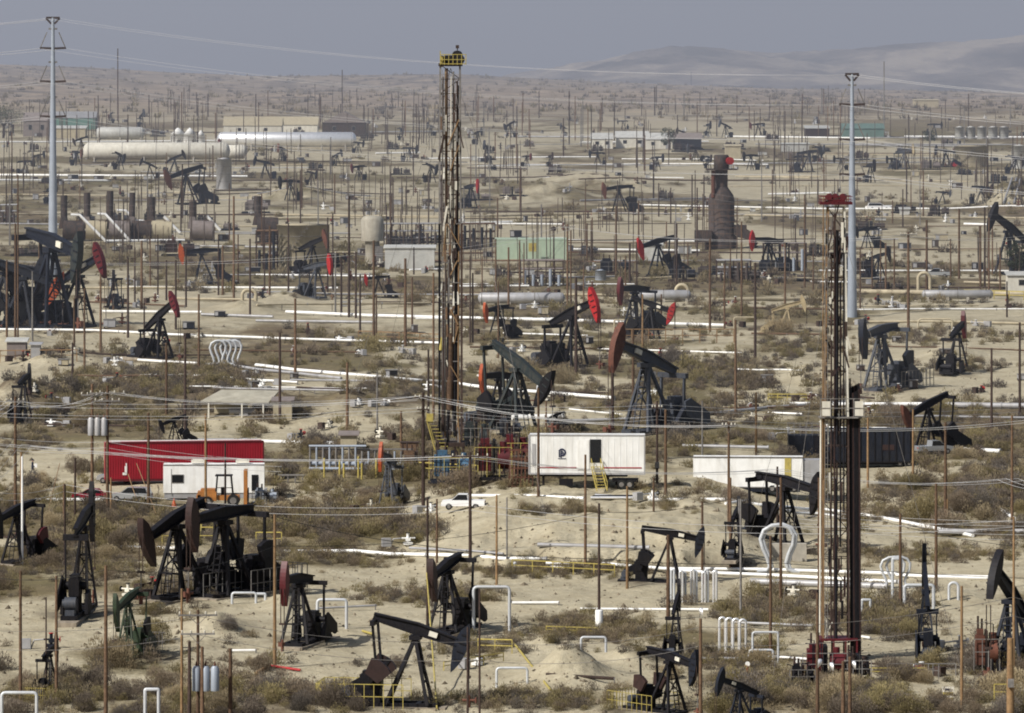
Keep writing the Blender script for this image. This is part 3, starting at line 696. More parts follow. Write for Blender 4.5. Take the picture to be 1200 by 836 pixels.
# ------------------------------------------------------------------ wires
def wire(p, q, sag, r=.022, m=WIRE, label=None, name='power_line', n=18):
    pts = []
    for k in range(n+1):
        t = k/n; pts.append(tuple(p[i]+(q[i]-p[i])*t-(4*sag*t*(1-t) if i == 2 else 0) for i in range(3)))
    o = MB().path(pts, r, 4).obj(name, m)
    tag(o, label, 'cable', 'wires strung across the oil field'); return o
def WP(px, py, D): return (XAT(px, D), D, ZAT(py, D))
def chain(lst, offs, sag, r=.024, m=WIRE, desc='pale power wire', g=''):
    """lst: (px, py_of_wire, px_of_base, py_of_base); wires run from pole to pole"""
    for i in range(len(lst)-1):
        a, b = lst[i], lst[i+1]
        Da, Db = G(a[2], a[3])[1], G(b[2], b[3])[1]
        for j, (ox, oy) in enumerate(offs):
            p, q = WP(a[0]+ox, a[1]+oy, Da), WP(b[0]+ox, b[1]+oy, Db)
            y = (a[1]+b[1])/2+oy; x = (a[0]+b[0])/2
            ordn = ('uppermost', 'second', 'third', 'fourth', 'fifth')[j]
            wire(p, q, sag, r, m, where(f'{ordn} {desc} {g} sagging', max(0, min(1200, x)), y).strip())
chain([(-90,505,-90,610),(18,467,18,600),(126,458,126,601),(496,463,496,596),(854,497,854,622),(1290,480,1290,640)], [(-8,2),(0,1),(8,3)], 1.2, .02, g='of the middle row')
chain([(-80,600,-80,640),(18,520,18,606),(551,533,551,657),(911,549,911,622),(1186,560,1186,622),(1290,565,1290,640)], [(-18,2),(-7,1),(7,1),(18,3)], 1.0, .02, g='of the crossarm row')
chain([(-60,470,-60,610),(496,466,496,596),(770,476,770,567),(1195,480,1195,492)], [(0,-2),(0,3),(0,12),(0,16)], .8, .018, g='of the upper row')
chain([(911,596,911,622),(1290,612,1290,640)], [(0,0),(0,5),(0,10),(0,15),(0,21)], .5, .018, g='by the tall yellow bushes')
chain([(-40,508,-40,600),(126,518,126,601),(330,540,330,600)], [(0,0),(0,7),(0,13)], .4, .018, g='before the long red container')
chain([(-60,560,-60,640),(75,568,75,612),(551,590,551,657),(1188,610,1188,800)], [(0,0),(0,8)], 1.4, .02, g='of the low row')
chain([(-60,665,-60,820),(124,668,124,842),(322,640,322,783),(702,600,702,735),(915,566,915,710),(1188,640,1188,800)], [(0,0)], 1.0, .022, DWIRE, 'black cable', g='')
chain([(-60,735,-60,820),(232,722,232,842),(562,752,562,842),(821,735,821,842),(1188,700,1188,830),(1290,690,1290,830)], [(0,0),(0,22)], .8, .02, GREYW, 'grey cable', g='')
chain([(320,605,322,783),(501,640,501,738),(702,655,702,735),(915,660,915,710),(1290,680,1290,760)], [(0,0)], .3, .03, DWIRE, 'thick black cable')
chain([(-60,300,-60,345),(409,297,409,372),(665,266,665,361),(1064,276,1064,389),(1290,262,1290,340)], [(-8,0),(8,2)], 1.6, .022, g='of the far row')
chain([(-60,232,-60,300),(458,236,458,312),(817,224,817,302),(1124,248,1124,327),(1290,240,1290,320)], [(0,0),(0,6)], 1.4, .024, GREYW, 'grey wire')
chain([(-60,128,-60,165),(452,124,452,155),(920,130,920,170),(1290,118,1290,165)], [(0,0),(0,5)], 3., .03, WIRE, 'pale far wire')

# ------------------------------------------------------------------ steel pylons
def pylon(px, yt, yb, arms, label):
    P = G(px, yb); D = P[1]; s = S(D); h = ZAT(yt, D)-P[2]
    r = root('transmission_pylon', P)
    MB().tube((0, 0, -.5), (0, 0, h), 6/s, 1.8/s, 14).obj('tapered_shaft', GALV, r)
    a = MB().bar((-8/s, 0, h-.1), (-2/s, 0, h-1.2), .35).bar((8/s, 0, h-.1), (2/s, 0, h-1.2), .35).bar((-8/s, 0, h), (8/s, 0, h), .4); a.obj('top_bracket', RUSTD, r)
    for y in arms:
        z = ZAT(y, D)-P[2]
        for sg in (-1, 1):
            b = MB().bar((0, 0, z), (sg*15/s, 0, z+.1), .42); b.obj('arm', RUSTD, r)
            t = MB().bar((sg*15/s, 0, z), (sg*7/s, 0, z+19/s), .2); t.obj('strut', GREYW, r)
        MB().bar((-5/s, 0, z+23/s), (5/s, 0, z+23/s), .36).obj('bracket', GREYW, r)
    tag(r, label, 'pylon', 'tapered steel transmission pylons'); return P
PL = pylon(62, 21, 325, (57, 96, 137), 'tall tapered grey steel pylon beside the deep red pumpjack head')
PR = pylon(998.5, 87, 372, (123, 164, 205), 'tapered grey steel pylon behind the red-topped derrick')
k = 0
for (ox, ly, ry) in ((-8, 22, 88), (8, 22, 88), (-15, 57, 123), (15, 57, 123), (-15, 96, 164), (15, 96, 164), (-15, 137, 205), (15, 137, 205)):
    tn = ('top', 'upper', 'middle', 'low')[k//2]+' '+('front', 'rear')[k % 2]
    a = WP(62+ox, ly, PL[1]); b = WP(998.5+ox, ry, PR[1])
    wire(a, b, 3.2, .022, WIRE, f'long {tn} transmission wire sagging between the two steel pylons', n=40)
    c = WP(-300+ox, ly+8, PL[1]+40); wire(c, a, 1.5, .035, WIRE, f'{tn} transmission wire leaving the pylon by the deep red pumpjack head')
    c = WP(1500+ox, ry+30, PR[1]-40); wire(b, c, 1.5, .035, WIRE, f'{tn} transmission wire leaving the pylon behind the red-topped derrick')
    k += 1

# ------------------------------------------------------------------ pipelines
def pipeline(pts, wpx, m=WHITEP, h=.45, label=None, sup=9., name='pipeline', desc='white pipeline', supports=True):
    hits = [G(x, y+h*S(G(x, y)[1])) for (x, y) in pts]
    s = S(hits[0][1]); r = wpx/2/s
    P3 = []
    for i in range(len(hits)):
        if i == 0: P3.append((hits[0][0], hits[0][1], hits[0][2]+h)); continue
        a, b = hits[i-1], hits[i]; L = math.hypot(b[0]-a[0], b[1]-a[1]); n = max(1, int(L/5))
        for k in range(1, n+1):
            t = k/n; x = a[0]+(b[0]-a[0])*t; y = a[1]+(b[1]-a[1])*t; z = a[2]+(b[2]-a[2])*t
            P3.append((x, y, max(z, GZ(x, y)-.05 if n > 1 else z)+h))
    sm = []
    for i, p in enumerate(P3):
        q = [P3[j][2] for j in range(max(0, i-1), min(len(P3), i+2))]; sm.append((p[0], p[1], max(sum(q)/len(q), p[2]-.2)))
    c = sm[0]
    r_ = root(name, (c[0], c[1], c[2]-h))
    MB().path([(p[0]-c[0], p[1]-c[1], p[2]-c[2]+h) for p in sm], r, 10).obj('pipe', m, r_)
    if supports:
        L = 0; last = -99; nn = 0
        for i in range(1, len(sm)):
            L += math.dist(sm[i], sm[i-1])
            if L-last > sup and nn < 60:
                p = sm[i]; zg = GZ(p[0], p[1]); hh = p[2]-zg
                if hh > .12:
                    MB().box((p[0]-c[0], p[1]-c[1], p[2]-c[2]+h-hh/2-r*.3), (.12, .35, hh+.3)).obj('support', GREYW, r_); nn += 1
                last = L
    if pts[0][1] > 355 and m is not RUSTD and m is not RUST:
        L = 0; nxt = 6.
        for i in range(1, len(sm)):
            L += math.dist(sm[i], sm[i-1])
            if L > nxt:
                a, b = sm[i-1], sm[i]; q = math.dist(a, b) or 1; u = [(b[j]-a[j])/q*.09 for j in range(3)]; pc = (b[0]-c[0], b[1]-c[1], b[2]-c[2]+h)
                MB().tube(tuple(pc[j]-u[j] for j in range(3)), tuple(pc[j]+u[j] for j in range(3)), r*1.22, n=10).obj('flange', GREYPIPE, r_); nxt = L+11
    x = sum(p[0] for p in pts)/len(pts); y = sum(p[1] for p in pts)/len(pts)
    tag(r_, label or where(desc, max(0, min(1200, x)), y), 'pipeline', 'pipelines running over the field'); return r_
LINES = [
 ([(-30,167),(140,166),(300,165)],2,WHITEP),([(-30,205),(140,206),(290,207)],2.6,WHITEP),([(-30,211),(130,212)],2.6,WHITEP),([(440,180),(492,179)],2,WHITEP),([(500,186),(700,184)],1.8,WHITEP),
 ([(560,195),(760,192),(900,193)],1.6,WHITEP),([(125,283),(216,282)],3.6,WHITEP),([(-30,386),(110,387),(200,392),(300,396),(440,400),(515,402)],3,WHITEP),
 ([(120,365),(236,366)],3,WHITEP),([(236,368),(320,372)],3.4,GREYPIPE),([(335,365),(400,369),(515,372),(600,374),(720,377),(850,382)],4,WHITEP),([(300,376),(440,378)],3,GREYPIPE),
 ([(162,423),(252,427)],3,WHITEP),([(300,428),(345,433),(400,437),(460,443),(530,450),(600,457),(640,460),(720,467)],4,WHITEP),([(275,428),(300,433),(345,437),(400,444)],3.4,GREYPIPE),
 ([(300,517),(398,520)],4.6,WHITEP),([(220,516),(300,516)],4.6,GREYPIPE),([(-30,585),(122,586)],4,WHITEP),([(550,586),(684,586)],4,WHITEP),([(760,585),(850,585),(890,591),(960,599),(1010,603),(1060,612),(1140,628)],4.4,WHITEP),
 ([(850,592),(960,605),(1010,609)],3.4,WHITEP),([(925,474),(1000,474),(1117,474)],5,WHITEP),([(1117,475),(1230,476)],7,GREYPIPE),([(968,502),(1072,503)],4,WHITEP),([(1000,488),(1230,490)],3,GREYPIPE),([(900,484),(940,485)],2.4,WHITEP),
 ([(1118,525),(1172,530)],5,WHITEP),([(1120,580),(1143,580),(1190,609)],4,WHITEP),
 ([(333,645),(415,648),(500,651),(590,654),(640,657)],4.4,WHITEP),([(645,665),(702,667)],4,WHITEP),([(770,666),(900,668),(1050,672)],4,WHITEP),([(640,663),(770,669),(900,674),(1050,682)],4,WHITEP),
 ([(880,682),(1040,687)],8,GREYPIPE),([(1050,674),(1096,676)],4,WHITEP),([(1096,676),(1162,677)],5.5,WHITEP),([(135,641),(228,643)],4,WHITEP),([(480,645),(590,650)],3,GREYPIPE),
 ([(600,706),(655,707)],3.4,WHITEP),([(680,714),(830,715)],3,WHITEP),([(860,730),(952,733)],3.4,GREYPIPE),([(880,742),(912,742)],3,WHITEP),([(270,762),(300,763)],3,WHITEP),([(370,712),(440,711)],2.4,GREYPIPE),
 ([(820,772),(880,772)],4,GREYPIPE),([(900,770),(950,772)],3,WHITEP),([(1010,746),(1020,748)],3,WHITEP),([(560,440),(600,446)],3,WHITEP),([(630,640),(760,645)],5,GREYPIPE),
 ([(520,255),(620,252),(780,250),(960,254),(1230,256)],2.6,TANPIPE),([(300,252),(520,254)],2.6,TANPIPE),([(560,262),(660,263)],2,WHITEP),([(700,244),(890,246)],2.4,TANPIPE),
 ([(-30,252),(125,250)],2,TANPIPE),([(600,280),(660,279)],2,WHITEP),([(660,292),(820,294)],2.6,WHITEP),([(540,262),(600,260)],2.6,WHITEP),([(480,317),(520,315)],2.4,WHITEP),([(300,322),(440,324)],2,WHITEP),
 ([(520,336),(620,335)],2.4,WHITEP),([(530,345),(760,346)],3,TANPIPE),([(-30,338),(300,337)],3,TANPIPE),([(200,350),(300,351)],2.6,TANPIPE),([(1000,342),(1230,345)],6,TANPIPE),([(840,352),(1000,350)],5,TANPIPE),
 ([(1130,331),(1180,332)],3,TANPIPE),([(1000,378),(1230,380)],3,TANPIPE),([(740,240),(960,245),(1230,244)],2,WHITEP),([(950,330),(1000,331)],2,WHITEP),([(850,325),(940,328)],2,GREYPIPE),([(340,445),(440,447)],2.6,GREYPIPE),
 ([(250,455),(420,458)],2.4,GREYPIPE),([(1100,625),(1230,622)],6,GREYPIPE),([(640,495),(780,490),(900,478),(1000,470)],4,GREYPIPE),([(800,522),(900,525)],4,GREYPIPE),([(600,490),(660,488)],7,WHITEP),([(0,480),(50,478)],3,GREYPIPE),
 ([(40,497),(180,500)],2.2,RUSTD),([(0,630),(130,634)],2.4,RUSTD),([(640,788),(720,800)],4,RUSTD),([(880,800),(950,792)],2.4,RUSTD),([(980,776),(1130,782)],2.4,RUSTD),([(230,410),(420,413)],2,RUST),([(680,235),(860,232)],2,GREYPIPE),
 ([(850,160),(1020,162)],2,WHITEP),([(430,155),(520,154)],1.6,GREYPIPE),([(600,160),(700,161)],2,GREYPIPE),([(680,167),(830,166)],2,WHITEP),([(900,228),(980,226)],2.4,WHITEP),([(1015,243),(1045,243)],4,WHITEP),([(1130,262),(1160,264)],3,WHITEP),
 ([(1000,170),(1140,172)],1.8,GREYPIPE),([(1060,160),(1230,161)],2,WHITEP),([(0,228),(130,230)],2,TANPIPE),([(0,262),(125,264)],1.8,GREYPIPE),([(215,288),(330,290)],2,GREYPIPE),
]
qp = random.Random(4)
for k in range(84):
    y = 146+200*qp.random(); x0 = qp.uniform(-30, 1100); L_ = qp.uniform(60, 380); m_ = qp.choice((TANPIPE, TANPIPE, GREYPIPE, GREYPIPE, RUSTD, RUSTD, RUST, WHITEP))
    LINES.append(([(x0, y), (x0+L_, y+qp.uniform(-2, 2.5))], qp.uniform(1, 2.4)*(.6+.5*(y-146)/200), m_))
for k in range(26):
    y = qp.uniform(350, 520); x0 = qp.uniform(-30, 1050); L_ = qp.uniform(60, 260); m_ = qp.choice((GREYPIPE, RUSTD, RUST, TANPIPE, WHITEP))
    if y > 480 and x0 < 800: continue
    LINES.append(([(x0, y), (x0+L_, y+qp.uniform(-3, 6))], qp.uniform(1.6, 2.6), m_))
cn = {WHITEP: 'white pipeline', GREYPIPE: 'grey clad pipeline', TANPIPE: 'dusty tan pipeline', RUSTD: 'dark rusty pipeline', RUST: 'rusty thin pipeline'}
for (pts, w, m) in LINES:
    pipeline(pts, w, m, h=.2 if pts[0][1] > 500 and m is not GREYPIPE else .35, desc=cn[m]+' lying', sup=8 if pts[0][1] > 300 else 16)
# sloping white pipes off the stacks
for i, pts in enumerate([[(83,252),(93,252),(124,283)],[(114,251),(123,251),(152,282)],[(137,247),(147,247),(176,277)],[(160,259),(168,259),(186,280)],[(192,254),(211,273)],[(242,253),(258,270)]]):
    P = G(pts[-1][0], pts[-1][1]+2); D = P[1]
    o = MB().path([(XAT(x, D)-P[0], (j-2)*-.8*0, ZAT(y, D)-P[2]) for j, (x, y) in enumerate(pts)], 1.7/S(D), 8).obj('sloping_pipe', WHITEP, None, P)
    tag(o, where('white sloping pipe coming down', *pts[-1]), 'pipe', 'sloping pipes beside the brown stacks')
# arches, frames and hoops
def arch(x0, x1, yt, yb, w, m=LGALV, round_=False, desc='white square pipe arch', name='pipe_arch', yb1=None, dd=0):
    P = G(x0, yb); D = P[1]; s = S(D); yb1 = yb1 or yb
    X1 = (x1-x0)/s; H = (yb-yt)/s; H1 = (yb-yb1)/s; rr = min(abs(X1)/2*(.98 if round_ else .2), H*.5)
    sg = 1 if X1 > 0 else -1; pts = [(0, 0, -.2)]
    n = 8 if round_ else 3
    for k in range(n+1):
        a = PI-PI/2*k/n; pts.append((sg*rr+sg*rr*math.cos(a), dd*.1, H-rr+rr*math.sin(a)))
    for k in range(n+1):
        a = PI/2-PI/2*k/n; pts.append((X1-sg*rr+sg*rr*math.cos(a), dd, H-rr+rr*math.sin(a)))
    pts.append((X1, dd, H1-.2))
    o = MB().path(pts, w/2/s, 8).obj(name, m, None, P)
    tag(o, where(desc, (x0+x1)/2, yb), 'pipe', 'pipe arches in the scrub'); return o
for a in [(555,597,688,742,3.6),(372,406,703,735,3.6),(582,618,783,806,3),(681,710,747,762,3),(2,43,812,842,4),(1060,1094,686,716,4),(272,300,695,708,3),(882,912,741,776,2.6),(878,906,762,776,3),(1010,1020,703,720,3),(300,311,696,706,3),
          (170,186,808,842,4),(603,604,660,668,3),(1046,1056,655,706,3.4)]:
    arch(*a)
for a in [(1112,1123,683,703,3.2),(630,634,452,462,3)]: arch(*a, round_=True, desc='small white bent riser pipe')
for k in range(8):
    x = 790+k*6.6; hoop_ = arch(x, x+(3.4 if k % 2 else -3.4), 668+(k % 3)*1.5, 706, 2.8, SILVER if k % 2 else LGALV, True, 'hoop'); hoop_['label'] = ('first', 'second', 'third', 'fourth', 'fifth', 'sixth', 'seventh', 'eighth')[k]+' from the left of eight tall pale pipe hoops below the low pumpjack'
for k in range(4):
    x = 843+k*8; arch(x, x+7, 724+k*.8, 768, 3, SILVER, True, 'silver pipe hoop of the short bank')
# tan small arches in mid distance
for a in [(792,806,334,350,4),(284,300,340,352,4),(1076,1090,320,342,4),(720,735,375,386,2),(1076,1116,374,386,2),(860,886,372,400,1.6)]: arch(*a, m=TANPIPE, round_=a[4] > 3, desc='tan pipe bend')
for (x0, x1, yt, yb) in [(262,306,486,507)]: pass
# omega loops
def omega(px, py, w, h, wire_, label, n=1, gap=6, m=LGALV, dx=0):
    P = G(px, py); D = P[1]; s = S(D)
    r = root('expansion_loop', P)
    for k in range(n):
        pts = []
        prof = [(-.5, .02), (-.28, .03), (-.2, .12), (-.26, .3), (-.36, .5), (-.42, .7), (-.34, .88), (-.15, .98), (.05, 1.), (.25, .93), (.36, .78), (.34, .58), (.24, .38), (.18, .2), (.22, .07), (.34, .02), (.5, .0)]
        for (a, b) in prof: pts.append((a*w/s+k*dx/s, k*gap/s*.3, b*h/s+.1))
        MB().path(pts, wire_/2/s, 10).obj('pipe_bend', m, r)
    tag(r, label, 'pipe loop', 'looped pipe bends')
omega(912, 672, 50, 56, 4.6, 'tall white omega shaped pipe loop behind the rust poles', 2, 6, dx=3)
omega(1047, 690, 36, 36, 3.2, 'smaller white double pipe loop between the derrick and navy pumpjack', 2, 12, dx=7)
omega(256, 428, 24, 28, 2.8, 'coiled white pipe loops standing on the mid field road', 4, 5, dx=6)
MB().box((0, 0, .8), (4.2, 1, 1.9)).obj('concrete_anchor', CONC, None, G(922, 656))
tag(bpy.data.objects['concrete_anchor'], 'pale grey block under the tall omega pipe loop', 'concrete block')

# ------------------------------------------------------------------ derricks
def lattice(mb_fn, r, s, x0, x1, dy, z0, z1, n, m, mb, thick=.16, bt=.09, taper=0., diag=True, name='mast_leg'):
    """four legs and their bracing; x in px either side of the root"""
    xs = (x0/s, x1/s)
    cx = (xs[0]+xs[1])/2
    for i in (0, 1):
        for y in (-dy, dy):
            MB().bar((xs[i], y, z0), (cx+(xs[i]-cx)*(1-taper), y*(1-taper*.5), z1), thick).obj(name, m[i], r)
    br = MB()
    for k in range(n+1):
        t = k/n; z = z0+(z1-z0)*t; f = 1-taper*t; a, b = cx+(xs[0]-cx)*f, cx+(xs[1]-cx)*f; yy = dy*(1-taper*.5*t)
        for y in (-yy, yy): br.bar((a, y, z), (b, y, z), bt)
        for x in (a, b): br.bar((x, -yy, z), (x, yy, z), bt)
        if k < n:
            z2 = z0+(z1-z0)*(k+1)/n
            for x in (a, b): br.bar((x, -yy, z), (x, yy, z2), bt*.8)
            if diag:
                if k % 2: br.bar((a, yy, z), (b, yy, z2), bt)
                else: br.bar((b, yy, z), (a, yy, z2), bt)
    br.obj('bracing', mb, r)
# tall derrick
P = G(528, 556); D = P[1]; s = S(D)
r = root('drilling_derrick', P)
def zz(y): return ZAT(y, D)-P[2]
lattice(None, r, s, -13, 13, 1.2, zz(515), zz(262), 11, (BLACK, RUSTD), GREYW, .24, .1)
lattice(None, r, s, -13, 12, 1.05, zz(262), zz(76), 11, (GREYW, GREYW), RUSTD, .2, .09, .08, name='upper_mast_leg')
for (x, y0, y1, m, w) in [(-6.5, 510, 80, WOODP, .22), (-3, 520, 300, BLACK, .3), (2.5, 505, 84, GREYW, .2), (5, 505, 262, BLACK, .4), (-4.5, 262, 80, RUST, .16), (0, 262, 90, OFFW, .12), (7, 262, 95, RUSTD, .2), (9, 500, 262, WOODP, .2), (-9.8, 300, 90, RUSTD, .18), (3.5, 400, 262, OFFW, .14), (-8.5, 505, 330, RUSTD, .5), (8, 470, 100, BLACK, .2), (-1, 480, 390, RUST, .9), (-11.5, 410, 395, YELLOW, .5)]:
    MB().tube((x/s, -1.25+.1*(x % 3), zz(y0)), (x/s+.1, -1.1+.1*(x % 3), zz(y1)), w/2, n=8).obj('mast_pipe', m, r)
qd = random.Random(31)
for k in range(70):
    xa = qd.uniform(-11, 10); ya = qd.uniform(90, 505); L_ = qd.uniform(6, 30); MB().bar((xa/s, -1.3+.2*qd.random(), zz(ya)), ((xa+qd.choice((0, 0, qd.uniform(-8, 8))))/s, -1.2, zz(ya+L_)), qd.uniform(.1, .28)).obj('mast_fitting', qd.choice((OFFW, RUSTD, RUSTD, BLACK, GREYW, RUST)), r)
for (xa, ya, xb, yb) in [(-3,170,10,140),(10,170,0,200),(-4,262,12,290),(8,305,0,322),(0,362,9,380),(9,382,4,402),(0,428,12,448),(-5,262,-9,300),(8,474,11,518)]:
    MB().bar((xa/s, -1.35, zz(ya)), (xb/s, -1.35, zz(yb)), .13).obj('diagonal_brace', WOODP, r)
m = MB(); m.box((0, 0, zz(76)), (28/s, 2.8, .35)); cp = m.obj('crown_platform', RUSTD, r)
m = MB()
for k in range(7):
    x = (-12+k*5)/s
    for y in (-1.5, 1.5): m.bar((x, y, zz(76)), (x, y, zz(64 if k not in (0,) else 60)), .07)
for y in (-1.5, 1.5):
    for q in (64, 70, 75): m.bar((-12/s, y, zz(q)), (18/s, y, zz(q)), .08)
for x in (-12, 18):
    for q in (64, 70): m.bar((x/s, -1.5, zz(q)), (x/s, 1.5, zz(q)), .08)
m.box((-10/s, 0, zz(72)), (3/s, 2.4, 1.4)); m.obj('yellow_railing', YELLOW, r)
m = MB()
for x in (-5, -1, 7, 10): m.tube((x/s, -.5, zz(70)), (x/s+.18, .5, zz(70)), 5/s, n=16)
m.tube((7/s, -.4, zz(65)), (9/s, .4, zz(65)), 5.5/s, n=16); m.box((2/s, 0, zz(74)), (16/s, 1, .8)); m.obj('crown_sheaves', BLACK, r)
MB().bar((8/s, 0, zz(66)), (8/s, 0, zz(54)), .12).box((8/s, 0, zz(55)), (.4, .4, .4)).obj('beacon', RUSTD, r)
m = MB()
for k in range(60):
    z = zz(500)+k*(zz(84)-zz(500))/60; m.bar((-9.5/s, -1.3, z), (-6.5/s, -1.3, z), .05)
m.bar((-9.5/s, -1.3, zz(505)), (-9.5/s, -1.3, zz(82)), .06); m.bar((-6.5/s, -1.3, zz(505)), (-6.5/s, -1.3, zz(82)), .06); m.obj('ladder', GREYW, r)
m = MB(); m.box((0, 0, zz(520)), (34/s, 4, .5)); 
for x in (-15, -5, 5, 15):
    for y in (-1.8, 1.8): m.bar((x/s, y, 0), (x/s, y, zz(520)), .25)
m.bar((-15/s, -1.8, 0), (-5/s, -1.8, zz(520)), .15); m.bar((5/s, -1.8, zz(520)), (15/s, -1.8, 0), .15); m.obj('rig_floor', RUSTD, r)
m = MB()
for k in range(9): m.box((-24/s+k*.22, -2.2, zz(520)-k*.42+2.0*1.6), (.9, .5, .06))
m.bar((-28/s, -2.5, zz(490)), (-18/s, -2.5, zz(526)), .12); m.bar((-28/s, -1.9, zz(490)), (-18/s, -1.9, zz(526)), .12); m.bar((-28/s, -2.5, zz(482)), (-18/s, -2.5, zz(518)), .07); m.box((-24/s, -2.2, zz(488)), (8/s, 1, .9)); m.obj('rig_stairs', YELLOW, r)
tag(r, 'tall lattice drilling derrick with a yellow railed crown platform', 'derrick')
for k, (ex, ey) in enumerate([(380,560),(640,610),(700,520),(440,480)]):
    g = G(ex, ey); wire((XAT(528, D), D, ZAT(80, D)), g, .3, .02, GREYW, ('first','second','third','fourth')[k]+' guy line running from the tall yellow-topped derrick to the ground', 'guy_line')
# rig machinery around its foot
def machine(name, px0, px1, yt, yb, dep, body, frame, label, cat, seed, dy=0.):
    """skid mounted machine: engine block, radiator, pipes, tank and exhaust on a skid"""
    P = G((px0+px1)/2, yb); D = P[1]; s = S(D); w = (px1-px0)/s; h = (yb-yt)/s
    r = root(name, P); q = random.Random(seed)
    m = MB(); 
    for y in (-dep/2, dep/2): m.box((0, y, .2), (w, .25, .4))
    for k in range(5): m.box((-w/2+w*k/4, 0, .18), (.25, dep, .3))
    m.obj('skid', frame, r)
    m = MB(); m.box((-w*.22, 0, h*.42), (w*.34, dep*.7, h*.5)); m.box((-w*.22, 0, h*.72), (w*.24, dep*.5, h*.12)); m.obj('engine_block', body, r)
    m = MB(); m.box((w*.02, 0, h*.45), (w*.08, dep*.85, h*.62)); 
    for k in range(6): m.box((w*.02, -dep*.43-.03, h*(.22+.09*k)), (w*.07, .05, .08))
    m.obj('radiator', frame, r)
    m = MB(); m.tube((w*.12, -dep*.1, h*.4), (w*.44, -dep*.1, h*.4), h*.2, n=16); m.tube((w*.27, -dep*.1, h*.5), (w*.27, -dep*.1, h*.72), h*.07, n=10); m.obj('drum', body, r)
    m = MB(); m.tube((-w*.3, 0, h*.7), (-w*.3, 0, h), .1, n=8); m.tube((-w*.14, .2, h*.7), (-w*.14, .2, h*.95), .1, n=8); m.obj('exhaust', RUSTD, r)
    m = MB()
    for k in range(7):
        x = q.uniform(-w*.45, w*.45); y = -dep*.45; z0 = .3; z1 = q.uniform(h*.3, h*.9)
        m.path([(x, y, z0), (x, y-.1, z1), (x+q.uniform(-.8, .8), y, z1+.1)], .06, 6)
    m.obj('hose', BLACK, r)
    m = MB()
    for x in (-w/2, -w/6, w/6, w/2): m.bar((x, -dep/2, .4), (x, -dep/2, h*.62), .07)
    m.bar((-w/2, -dep/2, h*.62), (w/2, -dep/2, h*.62), .07); m.bar((-w/2, -dep/2, h*.4), (w/2, -dep/2, h*.4), .06); m.obj('handrail', YELLOW if seed % 2 else GREYW, r)
    tag(r, label, cat); return r
machine('mud_pump', 503, 556, 517, 566, 2.6, BLUE, NAVY, 'blue skid mounted pump unit at the foot of the tall derrick', 'pump', 1)
machine('rig_engine', 556, 600, 500, 562, 2.6, DRED, BLACK, 'dark red engine unit with yellow rail behind the carrier by the logo trailer', 'engine', 3)
machine('generator_skid', 588, 621, 496, 555, 3, DRED, RUSTD, 'rusty red generator skid against the end of the logo trailer', 'generator', 5)
machine('hydraulic_unit', 540, 575, 484, 530, 2, TEAL, BLACK, 'dark green hydraulic unit on the derrick floor', 'machine', 4)
machine('mud_mixer', 598, 624, 520, 556, 2.4, RUST, BLACK, 'rust coloured mixer unit between the red engine and the logo trailer', 'machine', 12)
machine('tong_unit', 515, 548, 478, 522, 2, DARKV, BLACK, 'dark oily machinery packed under the mast of the tall derrick', 'machine', 14)
machine('accumulator_unit', 555, 590, 470, 505, 2, RUSTD, GREYP, 'grey and rusty accumulator unit behind the tall derrick', 'machine', 16)
machine('brake_unit', 582, 612, 484, 512, 2, GREYP, BLACK, 'grey braking unit beside the pumpjack with steeply dropped beam', 'machine', 18)
machine('valve_skid', 1140, 1170, 722, 790, 2, BROWN, RUSTD, 'brown and black frame machinery beside the dark raised-beam pumpjack', 'machine', 26)
qm = random.Random(77)
for k, (mx, my) in enumerate([(318,285),(345,300),(395,312),(470,290),(500,285),(548,292),(590,335),(640,330),(690,300),(720,322),(800,330),(836,322),(870,330),(905,322),(930,330),(958,300),(1005,320),(1040,340),(30,300),(60,300),(210,300),(240,262),(270,270),(300,250),(370,200),(470,205),(520,200),(575,180),(620,172),(650,205),
        (700,180),(760,165),(800,178),(860,175),(905,165),(930,188),(965,178),(1010,188),(1060,182),(1090,200),(1130,205),(1170,215),(1110,170),(40,178),(60,215),(85,160),(130,160),(185,160),(350,160),(430,165),(460,175),(600,230),(780,235),(1060,250),(1100,255),(1020,270),(560,235),(180,262),(140,262),(100,262)]):
    f_ = S(G(mx, my)[1]); w_ = qm.uniform(3.5, 8)*f_; h_ = qm.uniform(2., 4.4)*f_
    machine('field_engine', mx-w_/2, mx+w_/2, my-h_, my, qm.uniform(1.5, 3), qm.choice((NAVY, BLACK, DARKV, DARKV, GREYP, BROOF, DBROWN)), qm.choice((BLACK, RUSTD, NAVY)), where('dark hazy field engine', mx, my), 'engine', 100+2*k)
machine('winch_unit', 470, 505, 520, 556, 2, RUST, RUSTD, 'rusty winch unit by the brown box near the yellow bollards', 'winch', 6)
# red wire spools
P = G(610, 570); s = S(P[1]); r = root('pipe_basket', P); w, h = 28/s, 42/s
m = MB()
for i in range(7):
    for y in (-.8, .8): m.bar((-w/2+w*i/6, y, 0), (-w/2+w*i/6+.2, y, h), .09)
for z in (0, .25, .5, .75, 1): 
    for y in (-.8, .8): m.bar((-w/2, y, h*z+.05), (w/2, y, h*z+.05), .1)
m.obj('grid_frame', BROWN, r); m = MB()
for k in range(6): m.tube((-w*.4+k*w*.15, -.5, .3), (-w*.4+k*w*.15, .6, h*(.6+.06*k)), .1)
m.obj('loose_pipe', RUST, r); tag(r, 'rust red caged pipe basket standing against the logo trailer end', 'basket')

